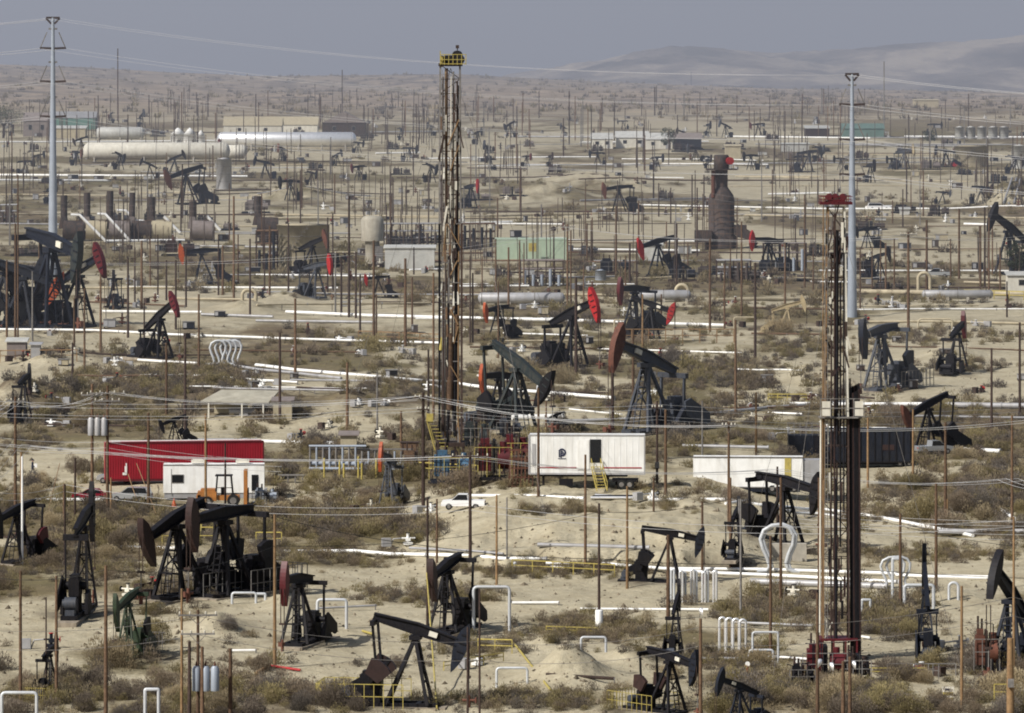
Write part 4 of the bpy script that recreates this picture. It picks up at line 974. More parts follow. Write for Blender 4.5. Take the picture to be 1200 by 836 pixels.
# red topped derrick
P = G(986, 772); D = P[1]; s = S(D)
def zz(y): return ZAT(y, D)-P[2]
r = root('workover_derrick', P)
lattice(None, r, s, -22, 8, .9, zz(752), zz(490), 8, (WOODP, RUSTD), RUSTD, .16, .08, .05)
lattice(None, r, s, -20, 7, .9, zz(490), zz(243), 9, (WOODP, OFFW), RUSTD, .17, .08, .3, name='upper_mast_leg')
for (x, y0, y1, m, w) in [(-13, 750, 300, RUSTD, .16), (-9, 750, 250, DBROWN, .16), (-6, 520, 270, BLACK, .3), (-2, 640, 330, BLACK, .16), (2, 600, 255, BLACK, .14), (-26, 740, 480, OFFW, .16), (-23, 560, 230, WOODP, .1), (-7, 750, 560, BLACK, .26)]:
    MB().tube((x/s, -1.0, zz(y0)), (x/s*.95, -.9, zz(y1)), w/2, n=8).obj('mast_pipe', m, r)
qd = random.Random(32)
for k in range(70):
    xa = qd.uniform(-19, 6); ya = qd.uniform(255, 730); L_ = qd.uniform(5, 26); MB().bar((xa/s, -1.0, zz(ya)), ((xa+qd.choice((0, 0, 0, qd.uniform(-9, 9))))/s, -.9, zz(ya+L_)), qd.uniform(.08, .26)).obj('mast_fitting', qd.choice((OFFW, RUSTD, RUSTD, BLACK, BLACK, DBROWN)), r)
m = MB(); m.box((-7/s, 0, zz(238)), (38/s, 2.6, .25)); cpl = m.obj('crown_platform', DRED, r)
m = MB()
for k in range(8):
    for y in (-1.3, 1.3): m.bar(((-25+k*5)/s, y, zz(238)), ((-25+k*5)/s, y, zz(230)), .06)
for y in (-1.3, 1.3): m.bar((-26/s, y, zz(230)), (12/s, y, zz(230)), .07); m.bar((-26/s, y, zz(234)), (12/s, y, zz(234)), .05)
m.obj('platform_railing', DRED, r)
m = MB()
for x in (-15, -8, 1): m.tube((x/s, -.4, zz(231)), (x/s+.15, .4, zz(231)), 4/s, n=14)
m.box((-6/s, 0, zz(236.5)), (20/s, 1., .4)); m.obj('crown_sheaves', DRED, r)
m = MB()
for (a, b) in [((-18,300),(-4,240)),((-18,340),(2,270)),((-20,236),(-2,232))]: m.bar((a[0]/s, -.95, zz(a[1])), (b[0]/s, -.95, zz(b[1])), .12)
m.obj('diagonal_brace', RUSTD, r)
m = MB(); m.box((-6/s, 0, zz(300)), (14/s, .5, .5)); m.tube((-5/s, 0, zz(310)), (-5/s, 0, zz(282)), .35, n=12); m.obj('travelling_block', BLACK, r)
# racking board
m = MB(); m.box((-2/s, -.6, zz(488.5)), (50/s, 1.6, .12)); rb = m.obj('racking_board', GREYW, r)
for (x0, x1) in ((-24, -14), (14, 24)):
    for (y0, y1) in ((469, 476.5), (478, 486)): MB().box(((x0+x1)/2/s, -1.75, (zz(y0)+zz(y1))/2), ((x1-x0)/s, .06, zz(y0)-zz(y1))).obj('wind_panel', OFFW, rb)
m = MB()
for x in (-26, -14, 13, 25): m.bar((x/s, -1.8, zz(488)), (x/s, -1.8, zz(466)), .07)
for y in (466, 477): m.bar((-26/s, -1.8, zz(y)), (25/s, -1.8, zz(y)), .06)
m.obj('board_railing', GREYW, rb)
for k in range(14):
    x = 10+(k % 7)*1.8; y = -.7+(k//7)*.5
    MB().tube(((x+1)/s, y, zz(766)), ((x-.5)/s, y, zz(443+((k*37) % 19))), .085, n=6).obj('racked_pipe', (BLACK, BLACK, DBROWN, BLACK)[k % 4], r)
m = MB()
for k in range(70):
    z = zz(750)+k*(zz(250)-zz(750))/70; m.bar((-20/s, -1.1, z), (-17/s, -1.1, z), .035)
m.bar((-20/s, -1.1, zz(750)), (-20/s, -1.1, zz(250)), .05); m.bar((-17/s, -1.1, zz(750)), (-17/s, -1.1, zz(250)), .05); m.obj('ladder', GREYW, r)
m = MB(); m.box((-4/s, 0, zz(748)), (44/s, 3, .2))
for x in (-24, -10, 4, 17):
    for y in (-1.4, 1.4): m.bar((x/s, y, 0), (x/s, y, zz(748)), .16)
m.obj('rig_floor', DRED, r)
tag(r, 'slender workover derrick with a deep red crown platform and white racking panels', 'derrick')
machine('rig_carrier', 940, 992, 742, 800, 2.4, DRED, BLACK, 'dark red rig carrier machinery at the foot of the red-topped derrick', 'machine', 8)
for k, (ex, ey) in enumerate([(860,700),(1100,690),(905,800),(1130,800)]):
    g = G(ex, ey); wire((XAT(980, D), D, ZAT(240, D)), g, .2, .016, GREYW, ('first','second','third','fourth')[k]+' guy line running from the red-topped derrick to the ground', 'guy_line')

machine('pump_truck_bed', 988, 1020, 756, 800, 2.2, RUSTD, BLACK, 'oily black pump bed right of the red-topped derrick foot', 'machine', 22)
machine('tool_skid', 925, 955, 770, 806, 2, BLACK, RUSTD, 'black tool skid with hoses left of the red-topped derrick foot', 'machine', 24)
# ------------------------------------------------------------------ boxes, trailers
def wheel(parent, x, y, z, rr, w, name='wheel'):
    t = MB().tube((x, y-w/2, z), (x, y+w/2, z), rr, n=18).obj(name, RUBBER, parent)
    MB().tube((x, y-w/2-.02, z), (x, y+w/2+.02, z), rr*.55, n=12).obj('rim', GREYW, t)
# red container, ribbed
P = G(222, 563); D = P[1]; s = S(D); 
r = root('corrugated_container', (XAT(127, D), D-4, P[2]), rad(9))
L = 19.4; h = 4.6; W2 = 2.6
m = MB(); m.box((L/2, W2/2, .28+h/2), (L, W2, h)); n = 62
for k in range(n): m.box((L*(k+.5)/n, -.035, .3+h/2), (L/n*.5, .07, h*.93))
b = m.obj('container_body', CONR, r)
m = MB(); m.box((L/2, -.06, .3), (L+.06, .14, .24)); m.box((L/2, -.06, .3+h), (L+.06, .14, .2))
for x in (0, L): m.box((x, -.06, .3+h/2), (.2, .16, h))
m.obj('edge_rail', DRED, r)
m = MB(); m.box((L/2, W2/2, h+.42), (L*.98, .5, .1)); m.box((1.3, .5, h+.45), (1., .5, .2)); m.obj('roof_pipe', WHITE, r)
m = MB(); m.box((2.45, -.12, 1.6), (.28, .03, .9)); m.box((2.3, -.12, 1.1), (.5, .03, .3)); m.box((2.5, -.12, 2.2), (.14, .03, .4)); m.obj('white_marking', WHITE, b)
tag(r, 'long deep red corrugated container behind the white office cabin', 'container')
# office cabin
P = G(250, 584); D = P[1]; s = S(D); r = root('office_trailer', (XAT(192, D), D-1, P[2]), rad(2))
L = 118/s; h = 36/s
m = MB(); m.box((L/2, 1.4, .75+h/2-.2), (L, 2.8, h-.3)); b = m.obj('cabin_body', WHITE, r)
MB().box((L/2, 1.4, .4), (L*.98, 2.6, .7)).obj('skirting', GREYPIPE, r)
for (x, w, hh, zc) in [(1.7, 1.45, 1.0, 2.4)]:
    f = MB().box((x, -.02, zc), (w, .08, hh)).obj('window', GREYW, b); MB().box((x, -.07, zc), (w-.16, .04, hh-.16)).obj('pane', GLASS, f)
MB().box((.95, -.02, 2.), (.05, .05, 3.1)).obj('panel_joint', GREYW, b)
MB().box((10.9, -.03, 1.9), (.8, .06, 1.9)).obj('door', GLASS, b)
for x in (4.1, 9.4): MB().box((x, 1.2, h+.7), (1.6, 1, .35)).box((x, 1.2, h+.9), (1.2, .8, .12)).obj('roof_vent', OFFW, r)
MB().box((L/2, -.03, h+.38), (L, .06, .1)).obj('roof_trim', GREYW, r)
tag(r, 'white office cabin with a dark square window before the red container', 'cabin')
# trailer with logo
P = G(688, 572); D = P[1]; s = S(D); r = root('box_trailer', (XAT(620, D), D-1.2, P[2]), rad(-2.5))
L = 135/s; zb = 17/s; h = 46/s
MB().box((L/2, 1.5, zb+h/2), (L, 3., h)).obj('trailer_box', WHITE, r)
m = MB()
for k in range(1, 19): m.box((L*k/19, -.012, zb+h/2), (.045, .025, h*.96))
m.obj('wall_seam', WHITE, r)
m = MB(); m.box((L/2, -.03, zb+.08), (L+.04, .08, .2)); m.box((L/2, -.03, zb+h), (L+.04, .08, .14))
for x in (0, L): m.box((x, -.03, zb+h/2), (.16, .1, h))
m.obj('frame_rail', GREYPIPE, r)
m = MB(); m.box((L*.24, -.035, zb+8/s), (L*.34, .03, .13)); m.box((L*.81, -.035, zb+8/s), (L*.33, .03, .13)); m.obj('red_stripe', CONR, r)
d = MB().box((L*.575, -.035, zb+h*.6), (1.3, .05, 27/s)).obj('dark_doorway_panel', GLASS, r)  # dark panel on the solid wall, standing in for the shaded doorway interior
MB().box((L*.47, -.05, zb+h*.5), (1.35, .05, h*.75)).obj('open_door', WHITE, r)
MB().box((.55, -.04, zb+h*.5), (.42, .04, h*.55)).obj('side_vent', GREYPIPE, r)
# round P mark, built as strokes with a gap
def ring(mb, cx, cz, r0, r1, a0, a1, y0, y1, n=22):
    pts = [(cx+r1*math.cos(rad(a0+(a1-a0)*k/n)), cz+r1*math.sin(rad(a0+(a1-a0)*k/n))) for k in range(n+1)]
    pts2 = [(cx+r0*math.cos(rad(a1+(a0-a1)*k/n)), cz+r0*math.sin(rad(a1+(a0-a1)*k/n))) for k in range(n+1)]
    for k in range(n): mb.prism([pts[k], pts[k+1], pts2[n-k-1], pts2[n-k]], y0, y1)
lx, lz = L*.285, zb+h*.56
m = MB(); ring(m, lx, lz, .27, .46, -100, 150, -.06, -.02); ring(m, lx, lz, .06, .17, 0, 360, -.06, -.02); m.box((lx-.32, -.04, lz-.18), (.13, .04, .75)); m.box((lx-.12, -.04, lz-.35), (.12, .04, .5)); m.box((lx, -.04, lz-.72), (.95, .04, .07))
m.obj('round_logo', LOGO, r)
for x in (L*.8, L*.87): wheel(r, x, .25, .52, .52, .4)
for x in (L*.78, L*.88): wheel(r, x, 2.7, .52, .52, .4)
m = MB(); m.box((L*.83, 1.5, .95), (3, 2.4, .3)); m.box((L*.12, .5, .8), (.2, .2, 1.5)); m.box((L*.12, 2.5, .8), (.2, .2, 1.5)); m.box((L*.45, 1.5, zb-.2), (L*.8, 1.2, .25)); m.box((L*.32, .3, .75), (1.6, .8, .8)); m.obj('chassis', BLACK, r)
m = MB(); a0 = (L*.53, -.4, zb+1.8); 
for y in (-.25, .85): 
    m.bar((L*.575-.5, -.3-0, zb+.1*0+h*.2), (L*.615-.3, -2.6, 0), .1) if y < 0 else m.bar((L*.575+.6, -.3, zb+h*.2), (L*.615+.9, -2.6, 0), .1)
for k in range(8):
    t = k/8; z = (zb+h*.2)*(1-t); m.box((L*.575+.05+t*.65, -.3-2.3*t, z), (1.1, .28, .06))
for (q, w_) in ((-.5, -.3), (.6, .9)):
    m.bar((L*.575+q, -.3, zb+h*.2+1), (L*.615+w_, -2.6, 1), .06)
    for t in (0, .33, .66, 1): m.bar((L*.575+q+(L*.04+w_-q)*t, -.3-2.3*t, (zb+h*.2)*(1-t)), (L*.575+q+(L*.04+w_-q)*t, -.3-2.3*t, (zb+h*.2)*(1-t)+1), .06)
m.obj('entry_stairs', YELLOW, r)
tag(r, 'white box trailer with a round dark logo, red stripe and open doorway', 'trailer')
# striped white box trailer
P = G(888, 576); D = P[1]; s = S(D); r = root('tank_trailer', (XAT(812, D), D-1, P[2]), rad(-3)); L = 128/s; h = 35/s
MB().box((L/2, 1.5, .6+h/2), (L, 3, h)).obj('trailer_box', WHITE, r)
MB().box((L*.865, -.02, .62+h/2), (L*.06, .06, h*.96)).obj('yellow_panel', YELLOW, r)
MB().box((L+1.1, 1.5, .55+h*.48), (2.4, 2.6, h*.9)).obj('end_housing', GREYPIPE, r)
m = MB(); m.box((L/2, -.03, .62+h), (L, .1, .12)); m.box((L/2, -.03, .6), (L, .1, .12)); m.obj('edge_trim', GREYW, r)
m = MB(); m.box((1.4, -.1, .5), (2.8, .4, .6)); m.obj('red_base', DRED, r)
m = MB(); m.box((L*.6, 1.2, .3), (L*.75, 2.4, .5)); m.obj('chassis', NAVY, r)
for x in (L*.72, L*.82, L*.92): wheel(r, x, .1, .42, .42, .35)
tag(r, 'white box trailer with a vertical yellow band behind the rust pole row', 'trailer')
# black box trailer
P = G(1000, 548); D = P[1]; s = S(D); r = root('black_box_trailer', (XAT(962, D), D-1, P[2]+.3), rad(-2)); L = 108/s; h = 38/s
MB().box((L/2, 1.5, .5+h/2), (L, 3, h)).obj('trailer_box', NAVY, r)
m = MB()
for k in range(13): m.box((L*(k+.5)/13, -.05, .5+h/2), (.12, .1, h*.98))
m.box((L/2, -.05, .5+h), (L, .14, .16)); m.box((L/2, -.05, .5), (L, .14, .16)); m.obj('rib', BLACK, r)
MB().box((L*.72, -.04, .5+h*.45), (1.6, .05, .7)).obj('faded_patch', DBROWN, r)
MB().box((L/2, 1.5, .3), (L*1.02, 2.4, .3)).obj('skid', BLACK, r)
for x in (L*.85, L*.95): wheel(r, x, .2, .35, .4, .35)
tag(r, 'long black ribbed box trailer standing behind the red-topped derrick', 'trailer')
P = G(945, 537); D = P[1]; s = S(D); r = root('mud_tank', P); L = 42/s; h = 26/s
MB().box((-L*.15, 1, h/2+.1), (L*.7, 2.6, h)).obj('tank_wall', NAVY, r); MB().box((L*.36, 1, h/2+.1), (L*.3, 2.5, h)).obj('tank_end', BLACK, r)
m = MB()
for k in range(7):
    for y in (-.3, 2.2): m.bar((-L/2+L*k/6, y, h), (-L/2+L*k/6, y, h+1.6), .06)
for z in (.8, 1.6):
    for y in (-.3, 2.2): m.bar((-L/2, y, h+z), (L/2, y, h+z), .06)
m.obj('guard_rail', GREYW, r); tag(r, 'dark blue mud tank with handrail on top beside the black box trailer', 'tank')

# ------------------------------------------------------------------ buildings and tanks
PGREEN2 = mat('weathered_teal_sheet', (.1,.17,.15), .8, 0, .15, .6, .3)
def hut(px0, px1, yt, yb, dep, wall, roofm, label, roof='mono', name='shed', wins=0, door=False, cat='shed', rz=0., over=.3, group=None, rt=.35):
    P = G((px0+px1)/2, yb); D = P[1]; s = S(D); w = (px1-px0)/s; h = (yb-yt)/s
    r = root(name, P, rad(rz)); hw = h*(1-rt)
    MB().box((0, dep/2, hw/2-.2), (w, dep, hw+.4)).obj('wall', wall, r)
    if roof == 'gable':
        m = MB(); o = over; m.add([(-w/2-o, -o, hw), (w/2+o, -o, hw), (w/2+o, dep+o, hw), (-w/2-o, dep+o, hw), (-w/2-o, dep/2, h), (w/2+o, dep/2, h)], [(0,1,5,4),(3,4,5,2),(0,4,3),(1,2,5),(0,3,2,1)])
    elif roof == 'gable_front':
        m = MB(); o = over; m.add([(-w/2-o, -o, hw), (w/2+o, -o, hw), (w/2+o, dep+o, hw), (-w/2-o, dep+o, hw), (0, -o, h), (0, dep+o, h)], [(0,1,4),(1,2,5,4),(3,5,2),(0,4,5,3),(0,3,2,1)])
    else:
        m = MB(); m.prism([(-w/2-over, hw), (w/2+over, hw+.01), (w/2+over, hw+.12), (-w/2-over, hw+.12)], -over, dep*.1)
        m = MB(); o = over; m.add([(-w/2-o, -o, hw), (w/2+o, -o, hw), (w/2+o, dep+o, h), (-w/2-o, dep+o, h), (-w/2-o, -o, hw+.15), (w/2+o, -o, hw+.15), (w/2+o, dep+o, h+.15), (-w/2-o, dep+o, h+.15)], [(3,2,1,0),(4,5,6,7),(0,1,5,4),(1,2,6,5),(2,3,7,6),(3,0,4,7)])
    m.obj('roof', roofm, r)
    for k in range(wins):
        x = -w/2+w*(k+.6)/(wins+.2); ww = min(1.4, w/wins*.4)
        f = MB().box((x, -.03, hw*.58), (ww, .08, hw*.36)).obj('window', GREYW, r); MB().box((x, -.075, hw*.58), (ww*.85, .03, hw*.3)).obj('pane', GLASS, f)
    if door: MB().box((w*.3, -.03, hw*.4), (1.0, .08, hw*.8)).obj('door', GREYPIPE, r)
    tag(r, label, cat, group); land_ = (px0+px1)/2
    return r
def htank(px0, px1, yt, yb, m, label, legs=4, stand=.2, bands=4, name='pressure_vessel', rz=0.):
    P = G((px0+px1)/2, yb); D = P[1]; s = S(D); w = (px1-px0)/s; h = (yb-yt)/s; rr = h*(1-stand)/2; zc = h-rr
    r = root(name, P, rad(rz))
    mb = MB(); n = 24; prof = [(-w/2, .02), (-w/2+.12*rr, rr*.5), (-w/2+.32*rr, rr*.82), (-w/2+.6*rr, rr)]
    prof = prof+[(w/2-.6*rr, rr), (w/2-.32*rr, rr*.82), (w/2-.12*rr, rr*.5), (w/2, .02)]
    vs = [(x, q*math.cos(2*PI*k/n), zc+q*math.sin(2*PI*k/n)) for x, q in prof for k in range(n)]
    mb.add(vs, [(i*n+k, (i+1)*n+k, (i+1)*n+(k+1) % n, i*n+(k+1) % n) for i in range(len(prof)-1) for k in range(n)], True); mb.obj('vessel_shell', m, r)
    b = MB()
    for k in range(bands):
        x = -w/2+rr*.7+(w-1.4*rr)*k/max(1, bands-1); b.tube((x-.08, 0, zc), (x+.08, 0, zc), rr*1.015, n=24, cap=False)
    if bands: b.obj('band', GREYW if m is not SILVER else GREYPIPE, r)
    for k in range(legs):
        x = -w*.42+w*.84*k/max(1, legs-1); q = MB().box((x, 0, (zc-rr*.5)/2), (.5, rr*1.5, zc-rr*.5)).obj('saddle', CONC, r)
    q = MB()
    for k in range(max(2, bands)): x = -w*.4+w*.8*k/max(1, bands-1) if bands > 1 else 0; q.tube((x, 0, zc+rr*.9), (x, 0, zc+rr*1.3), .12, n=6)
    q.obj('nozzle', RUST, r)
    tag(r, label, 'tank'); return r
def vtank(px, wpx, yt, yb, m, label, cone=.08, name='storage_tank', stairs=True, cat='tank', group=None):
    P = G(px, yb); D = P[1]; s = S(D); rr = wpx/2/s; h = (yb-yt)/s
    r = root(name, (P[0], P[1]+rr, P[2]))
    MB().lathe([(rr, -.5), (rr, h*(1-cone)), (rr*1.01, h*(1-cone)), (rr*.1, h), (.01, h)], n=32).obj('tank_shell', m, r)
    b = MB()
    for k in range(1, 4): b.lathe([(rr*1.005, h*(1-cone)*k/4-.04), (rr*1.012, h*(1-cone)*k/4-.04), (rr*1.012, h*(1-cone)*k/4+.04), (rr*1.005, h*(1-cone)*k/4+.04)], n=32)
    b.obj('seam_ring', GREYW, r)
    if stairs:
        b = MB()
        for k in range(14):
            a = rad(215+70*k/13); z = h*(1-cone)*k/13; b.box((math.cos(a)*(rr+.35), math.sin(a)*(rr+.35), z), (.6, .6, .06)); b.bar((math.cos(a)*(rr+.65), math.sin(a)*(rr+.65), z), (math.cos(a)*(rr+.65), math.sin(a)*(rr+.65), z+1), .05)
        b.obj('stairway', GREYW, r)
    tag(r, label, cat, group); return r
SHEDR = mat('dusty_tan_sheet_roof', (.33,.31,.25), .8, 0, .2, .6, .4, (.2,.17,.12))
# open shed
P = G(276, 488); D = P[1]; s = S(D); r = root('open_shed', P); w = 78/s; h = 26/s
m = MB(); m.add([(-w/2-.2, -1, h*.66), (w/2, -1, h*.6), (w/2+1.2, 5, h), (-w/2+2.4, 5, h*1.05), (-w/2-.2, -1, h*.66+.15), (w/2, -1, h*.6+.15), (w/2+1.2, 5, h+.15), (-w/2+2.4, 5, h*1.05+.15)], [(3,2,1,0),(4,5,6,7),(0,1,5,4),(1,2,6,5),(2,3,7,6),(3,0,4,7)]); m.obj('roof', SHEDR, r)
for (x, y, z) in ((-w*.4, -.8, .62), (w*.1, -.8, .6), (w*.42, -.8, .58), (-w*.25, 4.6, .95), (w*.42, 4.6, .9)): MB().bar((x, y, -.2), (x, y, h*z), .2).obj('post', OFFW, r)
MB().box((-w*.08, 1.8, h*.3), (w*.5, .15, h*.62)).obj('back_wall', TANW, r)
m = MB(); m.tube((-w*.1, .6, .6), (w*.3, .6, .6), .45); m.box((w*.12, .6, .3), (1.2, 1, .6)); m.obj('pump_unit', GREYPIPE, r)
tag(r, 'open sided shed with a pale sloping metal roof above the red container', 'shed')
hut(320, 342, 468, 492, 3, TANW, BROOF, 'small tan hut beside the open pale-roofed shed', rt=.12)
hut(399, 418, 508, 532, 2.5, TANW, BROOF, 'small tan shed with a flat dark roof behind the yellow bollards', rt=.12)
hut(8, 30, 398, 419, 3, BROOF, ROOF, 'low brown shed with a pale roof below the long sloping pumpjack', rt=.15)
hut(36, 47, 403, 418, 2, GREYPIPE, GREYPIPE, 'grey electrical cabinet beside the low brown shed', name='electrical_cabinet', cat='cabinet', rt=.1)
vtank(354, 62, 263, 316, TANW, 'squat round cream storage tank behind the blue-grey pumpjack', .03)
CREAM = mat('stained_cream_steel', (.4,.37,.3), .7, 0, .2, .8, .5, (.22,.18,.13))
# stepped silo
P = G(436, 313); D = P[1]; s = S(D); r = root('stepped_silo', (P[0], P[1]+2.5, P[2])); 
MB().lathe([(13/s, 30/s), (13.5/s, 55/s), (10/s, 59/s), (.02, 60/s)], (0, 0, 0), 28).obj('upper_drum', CREAM, r); MB().lathe([(8.5/s, -.3), (8.5/s, 30/s), (13/s, 33/s)], (0, 0, 0), 28).obj('lower_column', CREAM, r)
m = MB(); m.box((8/s, -1, 12/s), (9/s, 2, 24/s)); m.obj('side_duct', GREYW, r)
tag(r, 'stepped pale silo with a wider drum on a narrow column beside the cream tank', 'silo')
r = hut(451, 509, 289, 315, 6, ROOF, ROOF, 'low white flat roofed building right of the stepped silo', rt=.08, cat='building', name='flat_building')
hut(580, 664, 280, 304, 3, PGREEN, PGREEN, 'long pale green box tank carrying a yellow square notice', rt=.06, name='box_tank', cat='tank', over=.05)
P = G(625, 305); D = P[1]-.3; s = S(D); MB().box((0, 0, 0), (9/s, .1, 10/s)).box((0, -.08, .1), (3/s, .06, 3/s)).obj('yellow_notice', YELLOW, None, (XAT(624, D), D, ZAT(290, D))); tag(bpy.data.objects['yellow_notice'], 'yellow square notice on the pale green tank', 'notice')
htank(254, 418, 155, 178, SILVER, 'long shining aluminium clad vessel in the haze', 6, .25, 3)
htank(97, 270, 167, 190, OFFW, 'long dull white vessel before the shining one', 6, .12, 5)
htank(112, 170, 149, 166, ROOF, 'shorter pale grey vessel behind the long dull white one', 3, .15, 3)
htank(262, 290, 170, 188, OFFW, 'stubby white vessel at the end of the long dull white one', 2, .1, 2)
for (px, w, yt, yb, l) in [(208, 18, 150, 167, 'white domed tank behind the long dull vessel, one with the wider dome'), (222, 15, 150, 167, 'narrower white domed tank by its wider twin'), (235, 10, 153, 167, 'smallest white domed tank of the three')]:
    vtank(px, w, yt, yb, WHITE, l, .45, 'domed_tank', False)
vtank(262, 18, 185, 222, GREYPIPE, 'upright grey tank under the end of the white vessel', .05)
vtank(1140, 40, 171, 196, TANW, 'round tan tank with dark ladder near the small red counterweight', .03)
vtank(1196, 20, 170, 198, ROOF, 'pale white tank cut by the frame edge', .04)
for k in range(5): vtank(1125+k*13, 11, 148, 163, ROOF, 'pale grey round tank of the far row of five behind the tan tank', .1, 'far_tank', False, group='far row of pale tanks')
hut(27, 58, 132, 160, 12, BROOF, BROOF, 'hazy brown gabled house left of the long blue roof', 'gable', 'house', 2, cat='house')
hut(60, 112, 131, 152, 12, TGREEN, GREYPIPE, 'long low building with a blue grey roof behind the pylon', 'gable', 'long_building', 0, cat='building')
hut(62, 100, 148, 162, 8, TANW, ROOF, 'small tan building before the blue grey roofed one', name='small_building', rt=.2, cat='building')
hut(262, 330, 137, 158, 14, OFFW, TANW, 'cream building with a broad tan roof behind the shining vessel', 'gable', 'farm_building', 2, cat='building', rt=.5)
hut(330, 372, 137, 156, 12, OFFW, TANW, 'tan roofed wing joined to the cream building', 'gable', 'building_wing', 1, cat='building', rt=.5)
hut(378, 428, 131, 160, 14, DARKV, BROOF, 'dark gabled house under the tall thin antenna pole', 'gable_front', 'gabled_house', 2, cat='house', rt=.45)
for (a, b, yt, yb, l) in [(693,718,156,174,'first low pale building of the far group of three'), (722,760,154,173,'second and longer pale building of the far group'), (757,788,156,175,'third pale building of the far group beside dark machinery')]:
    hut(a, b, yt, yb, 10, OFFW, ROOF, l, 'gable', 'pale_building', 2, True, cat='building', rt=.4)
hut(790, 822, 156, 176, 10, NAVY, BROOF, 'dark blue grey shed by the three pale buildings', 'gable', 'dark_shed', 0, cat='shed')
hut(944, 972, 148, 162, 10, DBROWN, ROOF, 'dark red shed with a white roof edge in the haze', rt=.2)
hut(988, 1036, 145, 162, 14, PGREEN2, PGREEN2, 'teal green sheet metal shed behind the steel pylon', 'gable')
hut(1072, 1100, 117, 126, 14, TANW, TANW, 'small pale block building high on the hillside', rt=.1, cat='building')
hut(850, 868, 170, 186, 5, TANW, TANW, 'tan box building behind the sooty vessel top', rt=.1, cat='building')
hut(1181, 1215, 320, 342, 4, OFFW, ROOF, 'white pump house with one dark window at the frame edge', wins=1, rt=.15, name='pump_house')
hut(748, 776, 286, 305, 3, ROOF, ROOF, 'small white boxy cabin behind the navy pumpjack with faded head', rt=.1, name='white_cabin', cat='cabin')
vtank(704, 13, 316, 329, GALV, 'short blue grey drum tank on the tan strip', .1, stairs=False)
hut(1055, 1066, 244, 252, 2, ROOF, ROOF, 'tiny white hut on the far tan strip', rt=.2)
hut(915, 948, 168, 178, 3, ROOF, ROOF, 'long white vehicle-like cabin in the hazy clutter', rt=.1, cat='cabin')
# dark vessel on legs, long grey vessels
htank(1080, 1164, 340, 354, GREYPIPE, 'long dark grey vessel on white legs beyond the tan pipe', 4, .3, 3)
htank(560, 662, 343, 358, GREYPIPE, 'long grey brown vessel lying behind the red headed pumpjack', 4, .15, 4)
htank(745, 810, 340, 354, GREYPIPE, 'dull brown grey vessel behind the dark red headed pair', 3, .15, 3)
# silver bundle of pipes near logo trailer
P = G(720, 586); s = S(P[1]); r = root('pipe_bundle', P)
for k in range(5): MB().tube((-28/s+k*.25, k*.3, .25+.12*(k % 3)), (30/s-k*.4, k*.3, .25+.15*(k % 2)), .16, n=10).obj('loose_pipe', (SILVER, BLACK, SILVER, GREYPIPE, BLACK)[k], r)
tag(r, 'bundle of shiny and black pipes lying under the yellow stairs', 'pipes')
# sooty vessel
P = G(846, 292); D = P[1]; s = S(D); r = root('steam_vessel', (P[0], P[1]+3, P[2]))
MB().lathe([(19/s, -.4), (19/s, 14/s), (15/s, 16/s), (15.5/s, 56/s), (14/s, 63/s), (9/s, 70/s), (7/s, 73/s)], n=28).obj('vessel_body', DARKV, r)
MB().lathe([(7.5/s, 72/s), (7.5/s, 92/s), (9/s, 93/s), (9/s, 108/s), (8/s, 110/s)], n=20).obj('stack', DARKV, r)
MB().tube((-10/s, -2, 60/s), (-10/s, -2, 92/s), 2.5/s, n=10).obj('side_pipe', BROWN, r)
m = MB(); m.box((0, 0, 93/s), (36/s, 36/s, .2))
for k in range(9): m.bar((-18/s+36/s*k/8, -18/s, 93/s), (-18/s+36/s*k/8, -18/s, 99/s), .08)
m.bar((-18/s, -18/s, 99/s), (18/s, -18/s, 99/s), .08); m.obj('walkway', RUSTD, r)
m = MB(); m.box((-22/s, -3, 15/s), (20/s, 3, 14/s)); m.box((22/s, -2, 22/s), (14/s, 3, 12/s)); m.prism([(18/s, 30/s), (38/s, 18/s), (38/s, 10/s), (18/s, 14/s)], -4, -2); m.obj('side_housing', DARKV, r)
MB().tube((9/s, -1, 103/s), (10/s, -2.4, 103/s), 4.5/s, n=16).obj('red_fan', RED, r)
m = MB()
for k in range(8): m.bar((-20/s, -4-20/s*0, 4/s+k*7/s), (20/s, -4, 4/s+k*7/s), .08)
m.bar((-18/s, -3.6, 0), (-18/s, -3.6, 60/s), .12); m.bar((18/s, -3.6, 0), (18/s, -3.6, 60/s), .12); m.obj('scaffold', RUST, r)
tag(r, 'sooty brown bottle shaped vessel with a narrow stack and walkway', 'vessel')
# brown stacks: steam generators
for i, (px, yt, w) in enumerate([(75,229,8),(102,226,8),(129,224,8),(155,226,7),(178,231,8),(226,236,9),(302,230,8)]):
    yb = 284 if i < 6 else 280
    P = G(px+8, yb-2); D = P[1]; s = S(D); r = root('steam_generator', P)
    MB().tube((-8/s, 0, 20/s), (-8/s, 0, (yb-2-yt)/s), w/2/s, n=16).obj('stack', DARKV, r)
    m = MB(); m.tube((-8/s, -1.2, 13/s), (16/s, -1.2, 12/s), 11/s, n=20); m.box((4/s, -.5, 6/s), (26/s, 2.6, 10/s)); m.obj('boiler_shell', (DARKV, TANW, BROOF)[i % 3], r)
    m = MB(); m.prism([(-14/s, 14/s), (-2/s, 14/s), (-5/s, 28/s), (-11/s, 28/s)], -1.6, 1.2); m.obj('flue_hood', BROOF if i % 2 else DARKV, r)
    m = MB(); m.bar((14/s, -2, 0), (14/s, -2, 26/s), .1); m.bar((8/s, -2, 0), (8/s, -2, 24/s), .1); m.bar((6/s, -2, 24/s), (16/s, -2, 24/s), .1); m.obj('ladder', RUST, r)
    tag(r, where('brown steam generator with an upright sooty stack', px, yb), 'boiler', 'row of steam generators')
